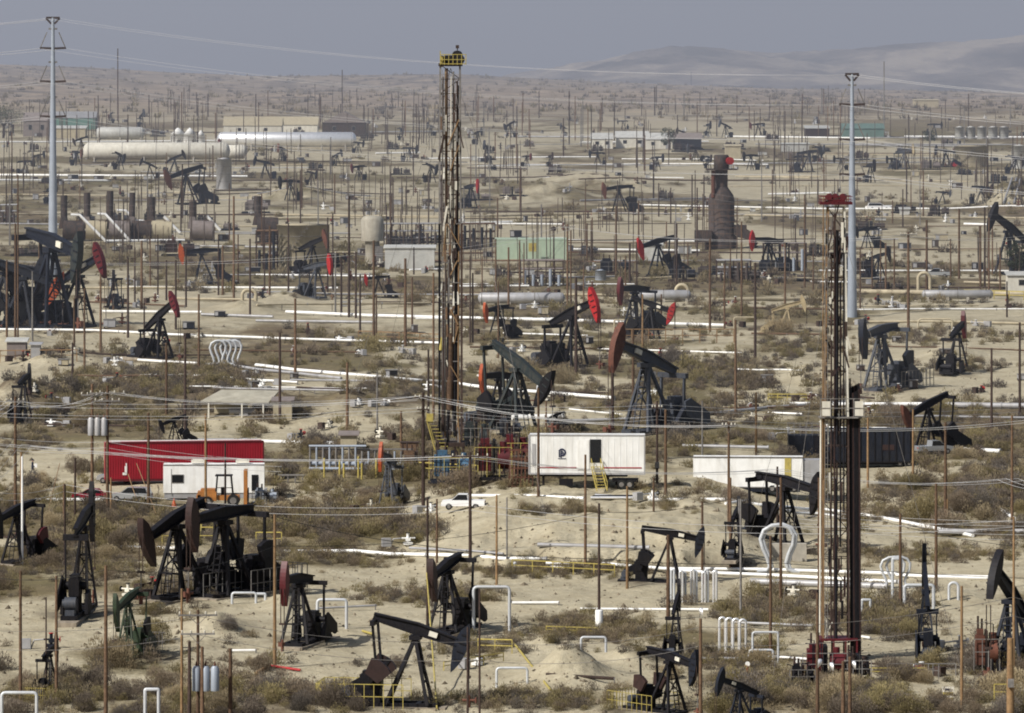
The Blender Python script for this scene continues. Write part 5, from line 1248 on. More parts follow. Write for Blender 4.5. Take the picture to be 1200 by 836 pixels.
# manifold rack by the yellow bollards
P = G(395, 553); D = P[1]; s = S(D); r = root('pipe_manifold', (XAT(362, D), D, P[2])); L = 122/s
m = MB(); m.tube((0, 0, 30/s), (L*.55, 0, 30/s), .16, n=8); m.tube((0, .3, 10/s), (L, .3, 8/s), .3, n=10); m.tube((0, -.4, 4/s), (L, -.4, 3/s), .2, n=10); m.obj('header_pipe', GALV, r)
for k in range(16):
    x = L*k/16+.15; zt = 29/s if k < 8 else 24/s; MB().tube((x, 0, .3), (x, 0, zt), .13, n=8).obj('riser', GALV if k % 2 else GREYW, r)
MB().box((L*.5, .5, 26/s), (L, .5, .15)).obj('walk_grating', GREYW, r)
tag(r, 'grey white rack of upright manifold pipes behind the yellow bollards', 'manifold')
for i, (px, yb, h_) in enumerate([(380,560,22),(398,560,20),(403,560,16),(420,560,24),(424,562,18),(437,558,10),(441,560,22),(478,560,12)]):
    P = G(px, yb); s = S(P[1]); o = MB().tube((0, 0, -.2), (0, 0, h_/s), .13, n=10).lathe([(.13, h_/s), (.09, h_/s+.08), (.01, h_/s+.1)], n=10).obj('bollard', YELLOW, None, P)
    tag(o, 'yellow steel bollard of the row before the pipe manifold', 'bollard', 'yellow bollards before the manifold')
P = G(718-237, 532); P = G(480, 533); r = root('rusty_bin', P); MB().box((0, .6, .8), (2.3, 1.3, 1.5)).obj('bin_body', RUST, r); m = MB(); m.box((0, .6, 1.58), (2.5, 1.5, .12)); m.box((-.9, -.08, .8), (.1, .06, 1.4)); m.box((.9, -.08, .8), (.1, .06, 1.4)); m.obj('rim', RUSTD, r); tag(r, 'rusty brown open steel bin near the tall derrick', 'bin')
# ribs bench: low rack
P = G(346, 566); s = S(P[1]); r = root('low_pipe_rack', P); MB().box((0, 0, .95), (4.2, .8, .15)).obj('rack_top', GREYW, r)
for k in range(5): MB().box((-1.8+.9*k, 0, .45), (.14, .7, .9)).obj('leg', GREYW, r)
tag(r, 'low grey rack on short legs right of the office cabin', 'rack')
# foreground yellow rails
def rail(x0, y0, x1, y1, hpx, n, m=YELLOW, label=None, w=1.1):
    a = G(x0, y0); b = G(x1, y1); s = S(a[1]); r = root('guard_rail', a)
    h = hpx/s; dx, dy, dz = (b[i]-a[i] for i in range(3))
    for k in range(n):
        t = k/(n-1); MB().bar((dx*t, dy*t, dz*t-.2), (dx*t, dy*t, dz*t+h), w/s).obj('post', m, r)
    mb = MB(); mb.bar((0, 0, h), (dx, dy, dz+h), w/s); mb.bar((0, 0, h*.55), (dx, dy, dz+h*.55), w/s*.8); mb.obj('rail', m, r)
    tag(r, label or where('thin guard rail standing', (x0+x1)/2, (y0+y1)/2), 'railing', 'guard rails around the wells'); return r
rail(600, 670, 720, 676, 14, 6, label='thin yellow rail along the white pipes below the dirt bank'); rail(560, 765, 600, 766, 16, 3); rail(640, 742, 700, 744, 8, 6); rail(1010, 792, 1085, 792, 9, 4); rail(1088, 796, 1100, 796, 18, 2, GREYW)
rail(1040, 792, 1120, 792, 14, 4, GREYW); rail(900, 470, 945, 470, 8, 5, label='faint yellow rail behind the red-topped derrick'); rail(300, 640, 330, 640, 16, 2, YELLOW); rail(190, 640, 250, 640, 22, 3); rail(490, 556, 560, 560, 14, 5, label='yellow rail along the blue pump unit')
rail(720, 402, 860, 402, 16, 8, WOODP); rail(0, 425, 90, 424, 14, 6, WOODP); rail(420, 400, 516, 404, 12, 5, WOODP); rail(1130, 350, 1200, 352, 10, 5, YELLOW); rail(520, 786, 590, 775, 10, 4); rail(1165, 822, 1180, 822, 20, 2); rail(880, 815, 925, 816, 8, 4, RUSTD); rail(390, 826, 300, 822, 12, 3, RUSTD)
# leaning yellow pipe
def beamthing(p0, p1, w, m, label, z0=.2, z1=.2, name='loose_pipe'):
    a = G(*p0); b = G(*p1); s = S(a[1]); o = MB().tube((0, 0, z0), (b[0]-a[0], b[1]-a[1], b[2]-a[2]+z1), w/2/s, n=8).obj(name, m, None, a); tag(o, label, 'pipe'); return o
beamthing((602, 756), (645, 811), 2.6, YELLOW, 'thin yellow pipe lying down the slope by the dirt mound'); beamthing((425, 742), (438, 746), 3, YELLOW, 'short yellow pipe on the sand behind the head-down pumpjack')
beamthing((300, 792), (316, 782), 4, WOODP, 'short pale timber at the foot of the leaning tan pole'); beamthing((318, 783), (352, 788), 3, RED, 'thin red rod lying by the leaning tan pole')
beamthing((500, 745), (512, 833), 1.8, YELLOW, 'yellow guy guard running down past the head-down pumpjack', 6, .2)
beamthing((240, 596), (232, 640), 3, YELLOW, 'thin yellow post pipe behind the paired black pumpjacks', .2, .2)
for (a, b, l) in [((70,572),(55,604),'first'),((160,572),(183,602),'second'),((150,585),(165,600),'third'),((90,585),(80,596),'fourth')]:
    beamthing(a, b, .9, WOODP, l+' pale yellow guy guard among the scrub by the parked cars', 3, 0)
# yellow placard
P = G(1111, 824); s = S(P[1]); r = root('placard', P); MB().box((0, 0, 10/s), (14/s, .06, 18/s), .0).obj('board', OFFW, r)
MB().box((0, -.05, 11/s), (12/s, .03, 3.5/s)).box((0, -.05, 5/s), (12/s, .03, 3/s)).obj('yellow_band', YELLOW, r); MB().box((-1/s, -.05, 16/s), (5/s, .03, 2/s)).obj('dark_mark', LOGO, r)
m = MB().bar((6/s, .3, 0), (5/s, .0, 16/s), .08).bar((-6/s, .3, 0), (-5/s, .0, 16/s), .08); m.obj('leg', GREYW, r); tag(r, 'white and yellow placard standing on the pale sand', 'placard')
for (x, y, h_) in [(702, 736, 20)]:
    P = G(x, y); s = S(P[1]); r = root('pole_guard', P); MB().lathe([(4.5/s, 0), (4.5/s, 20/s), (4/s, 21/s), (2.4/s, 21/s)], n=14).obj('sleeve', WHITEP, r); tag(r, 'white sleeve around the foot of a dark pole', 'pole guard')
for (x, y, l) in [(935,785,'red valve hydrant standing by the pale road edge'), (876,788,'small red and white valve near the silver hoops')]:
    P = G(x, y); s = S(P[1]); r = root('valve', P); MB().tube((0, 0, -.1), (0, 0, 8/s), .12, n=8).lathe([(.2, 7/s), (.22, 8/s), (.05, 9/s)], n=10).obj('valve_body', RED, r); MB().tube((0, -.2, 10/s), (0, -.14, 10/s), .22, n=12).obj('hand_wheel', WHITE, r); tag(r, l, 'valve')

# ------------------------------------------------------------------ vehicles
def car(px, yb, L, kind, paint, label, rz=0.):
    P = G(px, yb); r = root({'pickup': 'pickup_truck', 'suv': 'parked_suv', 'sedan': 'parked_car'}[kind], P, rad(rz))
    H = {'pickup': 1.75, 'suv': 1.75, 'sedan': 1.45}[kind]; W2 = 1.85; hl = L/2
    if kind == 'pickup': body = [(-hl, .45), (-hl, 1.05), (-.1*L, 1.08), (.28*L, 1.08), (hl-.1, .98), (hl, .7), (hl, .42)]; cab = [(-.12*L, 1.05), (-.1*L, H), (.12*L, H), (.27*L, 1.06)]
    elif kind == 'suv': body = [(-hl, .42), (-hl, 1.05), (.2*L, 1.08), (hl-.1, .95), (hl, .7), (hl, .42)]; cab = [(-hl+.08, 1.03), (-hl+.3, H), (.06*L, H), (.24*L, 1.05)]
    else: body = [(-hl, .4), (-hl, .88), (-.2*L, .95), (.22*L, .95), (hl-.1, .8), (hl, .4)]; cab = [(-.36*L, .9), (-.22*L, H), (.06*L, H), (.25*L, .92)]
    MB().prism(body, -W2/2, W2/2).obj('body', paint, r)
    c = MB().prism(cab, -W2/2+.12, W2/2-.12).obj('cab', paint, r)
    ins = [(x*.93+(cab[1][0]+cab[2][0])/2*.07, z*.96+.03) for x, z in cab]
    g = MB().prism([(a, max(b, cab[0][1]+.05)) for a, b in ins], -W2/2+.1, W2/2-.1); g.obj('window', GLASS, c)
    m = MB(); m.add([(cab[2][0]+.04, -W2/2+.2, H-.05), (cab[2][0]+.04, W2/2-.2, H-.05), (cab[3][0]+.03, W2/2-.2, cab[3][1]+.06), (cab[3][0]+.03, -W2/2+.2, cab[3][1]+.06)], [(0,1,2,3)]); m.obj('windscreen', GLASS, c)
    for x in (-.3*L, .32*L):
        for y in (-W2/2+.1, W2/2-.1): wheel(r, x, y, .36, .36, .24)
    for y in (-.6, .6):
        MB().box((hl+.01, y, .75), (.04, .3, .16)).obj('headlight', OFFW, r); MB().box((-hl-.01, y, .85), (.04, .2, .2)).obj('tail_light', RED, r)
    MB().box((hl, 0, .5), (.12, W2*.9, .16)).box((-hl, 0, .5), (.12, W2*.9, .16)).obj('bumper', GREYW, r)
    tag(r, label, 'car' if kind != 'pickup' else 'pickup'); return r
car(106, 587, 4.4, 'sedan', CARR, 'dark red parked car behind the two brown poles', 178)
car(154, 588, 4.8, 'suv', CARS, 'silver parked car with dark windows before the red container', 165)
car(136, 566, 4.6, 'suv', CARS, 'silver car tucked under the end of the red container', 175)
car(543, 597, 4.9, 'pickup', CARW, 'white pickup truck parked below the tall derrick', 176)
car(1098, 325, 5.4, 'pickup', CARS, 'pale pickup on the far tan strip beyond the steel pylon', 170)
car(1030, 246, 6, 'suv', CARW, 'white vehicle far off on the pale slope', 0)
car(1094, 540-8, 5, 'pickup', CARS, 'grey pickup partly behind the black box trailer', 20)
# telehandler
P = G(262, 593); s = S(P[1]); r = root('wheel_loader', P); 
m = MB(); m.box((-1.9, 0, 1.2), (2.2, 2, 1.1)); m.box((-1.8, 0, 1.85), (1.7, 1.7, .4)); m.box((.6, 0, 1), (2.6, 1.4, .6)); m.box((-2.9, 0, .9), (.5, 2, .9)); m.obj('body', mat('loader_orange_paint', (.42,.17,.045), .5, 0, .2, 2, .4, (.2,.1,.04)), r)
m = MB()
for (x, z) in ((-.9, 0), (1.1, 0)):
    for y in (-.8, .8): m.bar((x, y, 1.4), (x*.8, y*.9, 3.6), .12)
m.box((.05, 0, 3.6), (2., 1.7, .14)); m.bar((-.85, -.8, 2.2), (1, -.8, 2.2), .08); m.obj('cab_frame', BLACK, r)
MB().box((.0, 0, 1.75), (.6, .6, .9)).obj('seat', BLACK, r)
m = MB(); m.box((2.6, -.7, 2.2), (.4, .22, 4.2)); m.box((2.6, .7, 2.2), (.4, .22, 4.2)); m.box((2.6, 0, 3.9), (.3, 1.4, .3)); m.box((2.7, 0, 1.2), (.2, 1.5, .4)); m.obj('lift_mast', MATS['loader_orange_paint'], r)
m = MB(); m.box((3.3, -.5, .3), (1.3, .16, .1)); m.box((3.3, .5, .3), (1.3, .16, .1)); m.box((2.9, 0, 1.2), (.1, 1.6, 1.8)); m.obj('fork', BLACK, r)
for x in (-1.8, 1.2):
    for y in (-1, 1): wheel(r, x, y, .72 if x > 0 else .6, .72 if x > 0 else .6, .5)
tag(r, 'orange forklift loader with black cab frame in front of the white office cabin', 'forklift')
# tank trailer stuff right of the cabin
machine('compressor_skid', 296, 326, 566, 592, 2, GALV, GREYPIPE, 'grey white compressor skid at the end of the office cabin', 'compressor', 10)
P = G(204, 594); o = MB().lathe([(.35, 0), (.3, .05), (.06, .95), (.03, 1)], n=12).obj('traffic_cone', ORANGE, None, P); tag(o, 'orange cone like marker before the white office cabin', 'cone')

# ------------------------------------------------------------------ person walking by the road
P = G(38, 556); s = S(P[1])
def skin_figure():
    import bmesh
    J = dict(pel=(0,0,.95,.15), wa=(0,0,1.1,.14), ch=(.02,0,1.36,.17), ne=(.03,0,1.52,.065), hb=(.04,0,1.6,.075), hd=(.05,0,1.7,.1), ht=(.045,0,1.79,.07),
        lh=(0,.1,.9,.1), lk=(.16,.11,.5,.075), la=(.2,.11,.1,.05), lt=(.36,.11,.04,.045), rh=(0,-.1,.9,.1), rk=(.0,-.11,.5,.075), ra=(-.24,-.11,.14,.05), rt=(-.1,-.11,.04,.045),
        ls=(.02,.2,1.42,.07), le=(-.04,.26,1.14,.05), lw=(.1,.24,.92,.036), rs=(.02,-.2,1.42,.07), re=(.1,-.27,1.16,.05), rw=(.3,-.22,1.08,.036))
    E = 'pel-wa wa-ch ch-ne ne-hb hb-hd hd-ht pel-lh lh-lk lk-la la-lt pel-rh rh-rk rk-ra ra-rt ch-ls ls-le le-lw ch-rs rs-re re-rw'.split()
    ks = list(J); me = bpy.data.meshes.new('person'); vs = [J[k][:3] for k in ks]; ed = [tuple(ks.index(q) for q in e.split('-')) for e in E]
    fr = []
    for sd, w in ((1, 'lw'), (-1, 'rw')):
        wx, wy, wz, _ = J[w]; pi_ = len(vs); vs.append((wx+.04, wy, wz-.07)); fr.append(.035); ed.append((ks.index(w), pi_))
        for k in range(4):
            b = len(vs); vs.append((wx+.05+.0*k, wy-.03+.02*k, wz-.13)); fr.append(.01); ed.append((pi_, b)); vs.append((wx+.075, wy-.03+.02*k, wz-.165+.004*abs(k-1))); fr.append(.009); ed.append((b, b+1))
        b = len(vs); vs.append((wx+.085, wy-.03*sd, wz-.1)); fr.append(.011); ed.append((pi_, b))
    me.from_pydata(vs, ed, [])
    o = bpy.data.objects.new('person', me); COL.objects.link(o)
    md = o.modifiers.new('skin', 'SKIN'); 
    if not me.skin_vertices: 
        import bmesh as bmm; b = bmm.new(); b.from_mesh(me); b.verts.layers.skin.verify(); b.to_mesh(me); b.free()
    for i, v in enumerate(me.skin_vertices[0].data):
        rr = J[ks[i]][3] if i < len(ks) else fr[i-len(ks)]; v.radius = (rr, rr); v.use_root = (i == 0)
    o.modifiers.new('sub', 'SUBSURF').levels = 2; o.modifiers['sub'].render_levels = 2
    return o
pr = skin_figure(); pr.location = P; pr.rotation_euler = (0, 0, rad(-20)); pr.data.materials.append(DENIM)
MB().lathe([(.095, 1.6), (.11, 1.68), (.105, 1.74), (.06, 1.8)], (.05, 0, .0), 14).obj('face_and_neck', SKIN, pr)
MB().lathe([(.14, 1.755), (.125, 1.77), (.115, 1.8), (.09, 1.86), (.02, 1.885)], (.045, 0, 0), 14).box((.17, 0, 1.76), (.1, .14, .015)).obj('hard_hat', DENIM, pr)
tag(pr, 'person in dark clothes walking along the sandy road holding something white', 'person')
o = MB().box((0, 0, 0), (.4, .06, .5)).box((0, -.01, .26), (.3, .07, .03)).obj('white_folder', WHITE, None, (P[0]+.42, P[1]-.25, P[2]+1.12)); tag(o, 'white folder held by the walking person', 'folder')

# ------------------------------------------------------------------ distant clutter: pumpjacks and wellheads in the haze
qr = random.Random(12)
FAR = [(14,160),(45,196),(90,195),(95,178),(130,145),(166,150),(175,210),(248,186),(330,190),(395,195),(420,180),(470,165),(505,160),(365,218),(420,212),(340,236),(570,190),(575,200),(598,162),(617,196),(645,196),(560,170),(660,160),(730,152),(800,168),(830,160),(850,162),(888,160),
       (815,190),(830,198),(960,190),(1045,200),(1095,160),(1105,240),(985,200),(700,195),(770,200),(1150,240),(1190,205),(60,240),(505,215),(480,190),(30,205),(140,200),(205,205),(310,210),(725,166),(1020,215),(880,200),(870,282),(912,300),(925,310),(940,200)]
for (x, y) in FAR:
    if y < 262: pumpjack(x, y, qr.uniform(2.6, 4.4)*S(G(x, y)[1])*1.15, qr.choice((-1, 1)), qr.uniform(-22, 25), qr.uniform(-75, -5), qr.choice(('navy', 'black', 'black', 'brown', 'navy', 'dbrown', 'grey', 'dred')), qr.choice(('navy', 'navy', 'black')), None, 0, where('hazy distant pumpjack standing', x, y), rod=False)
def wellhead(px, py, k, hp):
    P = G(px, py); s = S(P[1]); h = hp/s
    r = root('wellhead', P, qr.uniform(0, 3)); cm = (RUSTD, GREYPIPE, OFFW, NAVY, BROWN, WHITEP)[k]
    m = MB().tube((0, 0, -.1), (0, 0, h), .16, n=8).box((0, 0, h*.5), (.5, .5, .3)).tube((-.7, 0, h*.6), (.8, 0, h*.6), .1, n=6).box((0, 0, h*.2), (.9, .9, .25)); m.obj('valve_stack', cm, r)
    MB().tube((.8, 0, h*.6), (.86, 0, h*.6), .28, n=10).tube((0, 0, h), (0, 0, h+.05), .26, n=10).obj('hand_wheel', (RED, WHITEP, BLACK)[k % 3], r)
    m = MB().path([(-.7, 0, h*.6), (-1.6, .1, h*.55), (-1.9, .1, 0)], .08, 6).box((-2.4, 0, .45), (1, .7, .9)); m.obj('flow_line', GREYPIPE if k % 2 else RUSTD, r)
    tag(r, where('small '+('rusty', 'grey', 'cream', 'dark blue', 'brown', 'white')[k]+' wellhead', px, py), 'wellhead', 'small wellheads')
for k in range(185):
    y = 138+245*qr.random()**1.2; x = qr.uniform(0, 1200)
    wellhead(x, y, qr.randrange(6), qr.uniform(1.2, 2.4)*S(G(x, y)[1]))
for (x, y) in [(178,692),(150,700),(435,600),(505,600),(700,560),(765,585),(950,470),(560,780),(478,640),(60,760),(1080,790),(930,700),(1125,760),(640,470),(420,475),(880,480),(1150,460),(300,440),(60,500)]:
    wellhead(x, y, qr.randrange(6), qr.uniform(.8, 1.6)*S(G(x, y)[1]))
for k in range(46):
    y = qr.uniform(375, 520); x = qr.uniform(0, 1200)
    if not (100 < x < 340 and y > 480) and not (500 < x < 780 and y > 480): wellhead(x, y, qr.randrange(6), qr.uniform(.8, 1.7)*S(G(x, y)[1]))
def skidbox(px, py, w, h, m):
    P = G(px, py); s = S(P[1]); r = root('equipment_cabinet', P); w/= s; h /= s
    MB().box((0, .8, h/2+.2), (w, 1.6, h)).obj('cabinet_body', m, r); MB().box((0, .8, h+.25), (w*1.08, 1.8, .1)).obj('lid', GREYW, r); MB().box((-w*.3, -.04, h/2+.2), (w*.3, .06, h*.8)).obj('door', GREYPIPE, r)
    q = MB()
    for x in (-w*.45, w*.45): q.box((x, .8, .1), (.15, 1.5, .5))
    q.obj('foot', RUSTD, r)
    tag(r, where('small '+('white' if m is ROOF else 'tan' if m is TANW else 'grey' if m is GREYPIPE else 'dark')+' equipment box', px, py), 'cabinet', 'small equipment boxes')
for k in range(170):
    y = 136+190*qr.random(); x = qr.uniform(0, 1200); f_ = .45+.55*(y-136)/190; skidbox(x, y, qr.uniform(5, 18)*f_, qr.uniform(3, 9)*f_, qr.choice((ROOF, TANW, GREYPIPE, NAVY, DARKV, DARKV, DARKV, NAVY, GREYP)))
for k in range(26):
    y = qr.uniform(330, 470); x = qr.uniform(0, 1200); skidbox(x, y, qr.uniform(6, 14), qr.uniform(4, 9), qr.choice((GREYPIPE, TANW, NAVY, DARKV, BLACK)))
# piped clutter racks right of the silo
for i, (a, b, yt, yb) in enumerate([(450,515,262,288),(540,580,262,290),(610,660,305,335),(840,880,305,330),(300,325,270,316),(895,945,285,318),(0,20,240,262)]):
    P = G((a+b)/2, yb); s = S(P[1]); r = root('pipe_rack', P); w = (b-a)/s; h = (yb-yt)/s
    n = max(3, int((b-a)/9))
    for k in range(n+1):
        MB().box((-w/2+w*k/n, 0, h/2), (.2, .3, h)).box((-w/2+w*k/n, 3, h/2), (.2, .3, h)).obj('post', RUSTD, r)
    for z in (.35, .65, .98):
        m = MB()
        for y in (0, 1, 2, 3): m.tube((-w/2, y, h*z), (w/2, y, h*z+.05), .16, n=8)
        m.obj('pipe_run', (GREYPIPE, RUST, BROOF)[i % 3], r)
    m = MB(); 
    for k in range(n): m.tube((-w/2+w*(k+.5)/n, -.5, 0), (-w/2+w*(k+.5)/n, -.5, h*qr.uniform(.4, 1)), .3, n=8)
    m.obj('filter_pot', (DARKV, NAVY, GALV)[i % 3], r)
    tag(r, where('crowded steel pipe rack with pots', (a+b)/2, yb), 'pipe rack', 'pipe racks')
# dark tree at the far edge and one on the right
def tree(px, yb, hpx, wpx, label, seed, leafm):
    P = G(px, yb); s = S(P[1]); h = hpx/s; w = wpx/s; q = random.Random(seed); r = root('tree', P)
    m = MB(); m.tube((0, 0, -.3), (.1, 0, h*.45), h*.04, h*.025, 8)
    for k in range(6): a = 2*PI*k/6; m.tube((.1, 0, h*.35), (math.cos(a)*w*.3, math.sin(a)*w*.3, h*.75), h*.018, h*.006, 6)
    m.obj('trunk', RUSTD, r); m = MB()
    cl = [(q.gauss(0, .25)*w, q.gauss(0, .25)*w, h*q.uniform(.35, .95), q.uniform(.12, .24)*w) for _ in range(26)]
    for (a, b, c, rr) in cl:
        for _ in range(60):
            v = [q.gauss(0, 1) for _ in range(3)]; l = math.sqrt(sum(t*t for t in v)); p = [a+v[0]/l*rr, b+v[1]/l*rr, c+v[2]/l*rr*.8]; t = [[q.uniform(-1, 1)*.5*(.3+h*.03) for _ in range(3)] for _ in range(3)]
            m.add([tuple(p[i]+t[j][i] for i in range(3)) for j in range(3)], [(0, 1, 2)])
    m.obj('crown', leafm, r); tag(r, label, 'tree')
LEAF = mat('dark_olive_foliage', (.045,.055,.03), .9, 0, .5, .4)
tree(4, 162, 38, 44, 'dark bushy tree at the hazy frame edge by the brown house', 3, LEAF)
tree(1190, 325, 40, 22, 'dark upright tree behind the white pump house', 5, LEAF)
tree(785, 176, 26, 18, 'dark small tree beside the pale far buildings', 7, LEAF)
tree(1090, 170, 16, 16, 'dark rounded tree left of the tan far tank', 8, LEAF)
# dark eroded mound end piece with pipes
for k in range(3):
    a = (1186+k*5, 212); b = (1176+k*6, 240); beamthing(a, b, 2.2, GREYPIPE, ('first', 'second', 'third')[k]+' grey pipe running down the bare dirt mound', .8, .4)

# ------------------------------------------------------------------ scrub
def bushmat():
    m = bpy.data.materials.new('dry_scrub'); n, l = nodes(m); b = n['Principled BSDF']; b.inputs['Roughness'].default_value = .95; b.inputs['Specular IOR Level'].default_value = .05
    at = n.new('ShaderNodeAttribute'); at.attribute_name = 'tint'; oi = n.new('ShaderNodeObjectInfo')
    hv = n.new('ShaderNodeHueSaturation'); mr = n.new('ShaderNodeMapRange'); mr.inputs['To Min'].default_value = .75; mr.inputs['To Max'].default_value = 1.3
    l.new(oi.outputs['Random'], mr.inputs['Value']); l.new(mr.outputs[0], hv.inputs['Value']); l.new(at.outputs['Color'], hv.inputs['Color']); l.new(hv.outputs[0], b.inputs['Base Color'])
    t = n.new('ShaderNodeBsdfTranslucent'); l.new(hv.outputs[0], t.inputs['Color']); x = n.new('ShaderNodeMixShader'); x.inputs[0].default_value = .45
    l.new(b.outputs[0], x.inputs[1]); l.new(t.outputs[0], x.inputs[2]); l.new(x.outputs[0], n['Material Output'].inputs['Surface'])
    return m
BM = bushmat()
rng = np.random.default_rng(5)
PAL = np.array([(.25,.2,.145),(.2,.165,.13),(.31,.25,.16),(.27,.225,.125),(.4,.33,.215),(.19,.165,.14),(.31,.26,.135)])
def bush_arrays(c, w, h, n, leaf, tint):
    """n thin leaf triangles in a clumped half ellipsoid"""
    nl = max(1, min(14, n//14))
    lob = rng.normal(0, .36, (nl, 3)); lob[:, 2] = np.abs(lob[:, 2])*.7+.15
    d = rng.normal(size=(n, 3)); d /= np.linalg.norm(d, axis=1, keepdims=True); rr = rng.uniform(.4, 1, (n, 1))**.4
    p = lob[rng.integers(0, nl, n)]*.8+d*rr*.42
    p[:, 2] = np.abs(p[:, 2]); p = p*np.array([w/2, w/2, h])
    up = np.stack([d[:, 0]*.5, d[:, 1]*.5, np.abs(d[:, 2])+.5], 1)*leaf*rng.uniform(.6, 1.5, (n, 1))
    sd = np.cross(up, rng.normal(size=(n, 3))); sd /= np.linalg.norm(sd, axis=1, keepdims=True)+1e-9; sd *= leaf*.33
    v = np.stack([p-sd-up*.3, p+sd-up*.3, p+up], 1)+np.array(c)
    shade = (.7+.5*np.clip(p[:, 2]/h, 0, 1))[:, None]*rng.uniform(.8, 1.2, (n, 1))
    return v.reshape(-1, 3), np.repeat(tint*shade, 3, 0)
def tri_mesh(name, V, C):
    me = bpy.data.meshes.new(name); nv = len(V)
    me.vertices.add(nv); me.vertices.foreach_set('co', V.astype(np.float32).ravel())
    me.loops.add(nv); me.loops.foreach_set('vertex_index', np.arange(nv, dtype=np.int32))
    me.polygons.add(nv//3); me.polygons.foreach_set('loop_start', np.arange(0, nv, 3, dtype=np.int32)); me.update(calc_edges=True)
    a = me.attributes.new('tint', 'FLOAT_COLOR', 'POINT'); a.data.foreach_set('color', np.concatenate([C, np.ones((nv, 1))], 1).astype(np.float32).ravel())
    me.materials.append(BM); me.validate(); return me
def sample_bushes(n, y0, y1):
    """scatter over the ground sheet with the cover map"""
    out = []
    xs = rng.uniform(-20, 1220, n); ys = y0+(y1-y0)*rng.random(n)
    for x, y in zip(xs, ys): out.append((x, y))
    return out
# vectorised ground hits
def GV(px, py):
    q = np.array([G(float(a), float(b)) for a, b in zip(px, py)]); q[:, 2] -= CAMZ; return q
N = 18500
py = 138+(842-138)*rng.random(N)**.8; px = rng.uniform(-150, 1350, N)
g = GV(px, py); cv = cover(g[:, 0], g[:, 1], g[:, 2])
keep = rng.random(N) < cv**1.3*1.15; g = g[keep]; py = py[keep]; px = px[keep]
size = rng.gamma(2.2, .68, len(g))+.5
# extra dense thickets
TH = [(180,450,110,22,110,2.2),(250,440,50,16,30,2.),(120,480,60,14,30,2.),(385,618,75,16,80,2.4),(485,622,40,12,35,2.2),(360,655,150,12,60,1.6),(455,455,80,14,40,1.8),(1168,575,45,34,60,3.),(700,740,90,18,80,1.6),(900,715,60,26,60,2.),(1035,722,55,24,70,2.2),
      (250,690,90,12,50,1.7),(120,670,70,10,30,1.7),(950,410,60,14,50,1.9),(850,430,60,12,40,1.8),(1100,395,90,10,50,1.8),(650,670,120,10,70,1.5),(930,806,55,20,50,2.),(1020,818,40,16,30,2.),(620,822,110,12,60,1.6),(60,815,60,14,40,1.7),(500,700,90,12,60,1.6),(1090,650,120,12,60,1.6),
      (330,815,50,12,30,1.7),(130,635,60,9,20,1.8),(150,600,70,8,30,1.7),(560,760,60,12,30,1.6),(850,775,60,12,30,1.8),(330,480,40,10,20,2.),(640,435,60,7,20,1.6),(1150,520,50,14,30,2.),(40,520,40,12,20,1.6),(650,600,50,6,14,1.8),(1120,430,50,10,20,1.8)]
ex, ey, es = [], [], []
for (a, b, rx, ry, n_, sz) in TH:
    n_ = int(n_*2.2)
    ex += list(a+rng.normal(0, .5, n_)*rx); ey += list(b+rng.normal(0, .5, n_)*ry); es += list(sz*rng.uniform(.7, 1.5, n_))
ex, ey = np.array(ex), np.clip(np.array(ey), 140, 845); g2 = GV(ex, ey)
g = np.concatenate([g, g2]); size = np.concatenate([size, es]); 
# keep clear of the machines
def clear(g, pads):
    ok = np.ones(len(g), bool)
    for (x, d, r_) in pads: ok &= (g[:, 0]-x)**2+((g[:, 1]-d)*.6)**2 > r_*r_
    return ok
pads = []
for o in COL.objects:
    if o.parent is None and o.name.split('.')[0] in ('box_trailer', 'office_trailer', 'tank_trailer', 'corrugated_container', 'pickup_truck', 'parked_car', 'parked_suv', 'black_box_trailer'): pads.append((o.location[0]+(6 if 'trailer' in o.name or 'container' in o.name else 0), o.location[1]-2, 7 if 'trailer' in o.name or 'container' in o.name else 2.4))
ok = clear(g, pads); g = g[ok]; size = size[ok]
scr = size/g[:, 1]
order = np.argsort(-scr)
proto = []
for k in range(9):
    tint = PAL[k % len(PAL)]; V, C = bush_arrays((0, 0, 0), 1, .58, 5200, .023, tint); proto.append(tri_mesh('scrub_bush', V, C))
names_ = ['grey brown', 'dark twiggy', 'tan', 'olive', 'pale straw', 'dark grey', 'yellow olive', 'grey brown', 'dark twiggy']
for i in order[:290]:
    k = int(rng.integers(0, 9)); o = bpy.data.objects.new('scrub_bush', proto[k]); COL.objects.link(o)
    q = size[i]; o.location = (g[i, 0], g[i, 1], g[i, 2]+CAMZ-.08*q); o.rotation_euler = (0, 0, float(rng.uniform(0, 6.28))); f_ = rng.uniform(.75, 1.15); o.scale = (q, q*rng.uniform(.8, 1.2), q*f_)
    o['label'] = names_[k]+' dry desert bush growing on the sandy field'; o['category'] = 'bush'; o['group'] = names_[k]+' desert bushes of the dry field'
VV, CC = [], []
for i in order[290:]:
    d = g[i, 1]; n = int(np.clip(700*(600/d)**1.9, 30, 520)); q = size[i]
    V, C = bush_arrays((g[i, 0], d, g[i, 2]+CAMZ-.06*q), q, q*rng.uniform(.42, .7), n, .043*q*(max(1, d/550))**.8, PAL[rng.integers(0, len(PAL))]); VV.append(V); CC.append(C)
print('bushes', len(order), 'tris', sum(len(v) for v in VV)//3)
me = tri_mesh('low_scrub', np.concatenate(VV), np.concatenate(CC)); o = bpy.data.objects.new('low_scrub', me); COL.objects.link(o); tag(o, 'low dry brown and olive scrub carpeting the sandy hillside', 'scrub', kind='stuff')
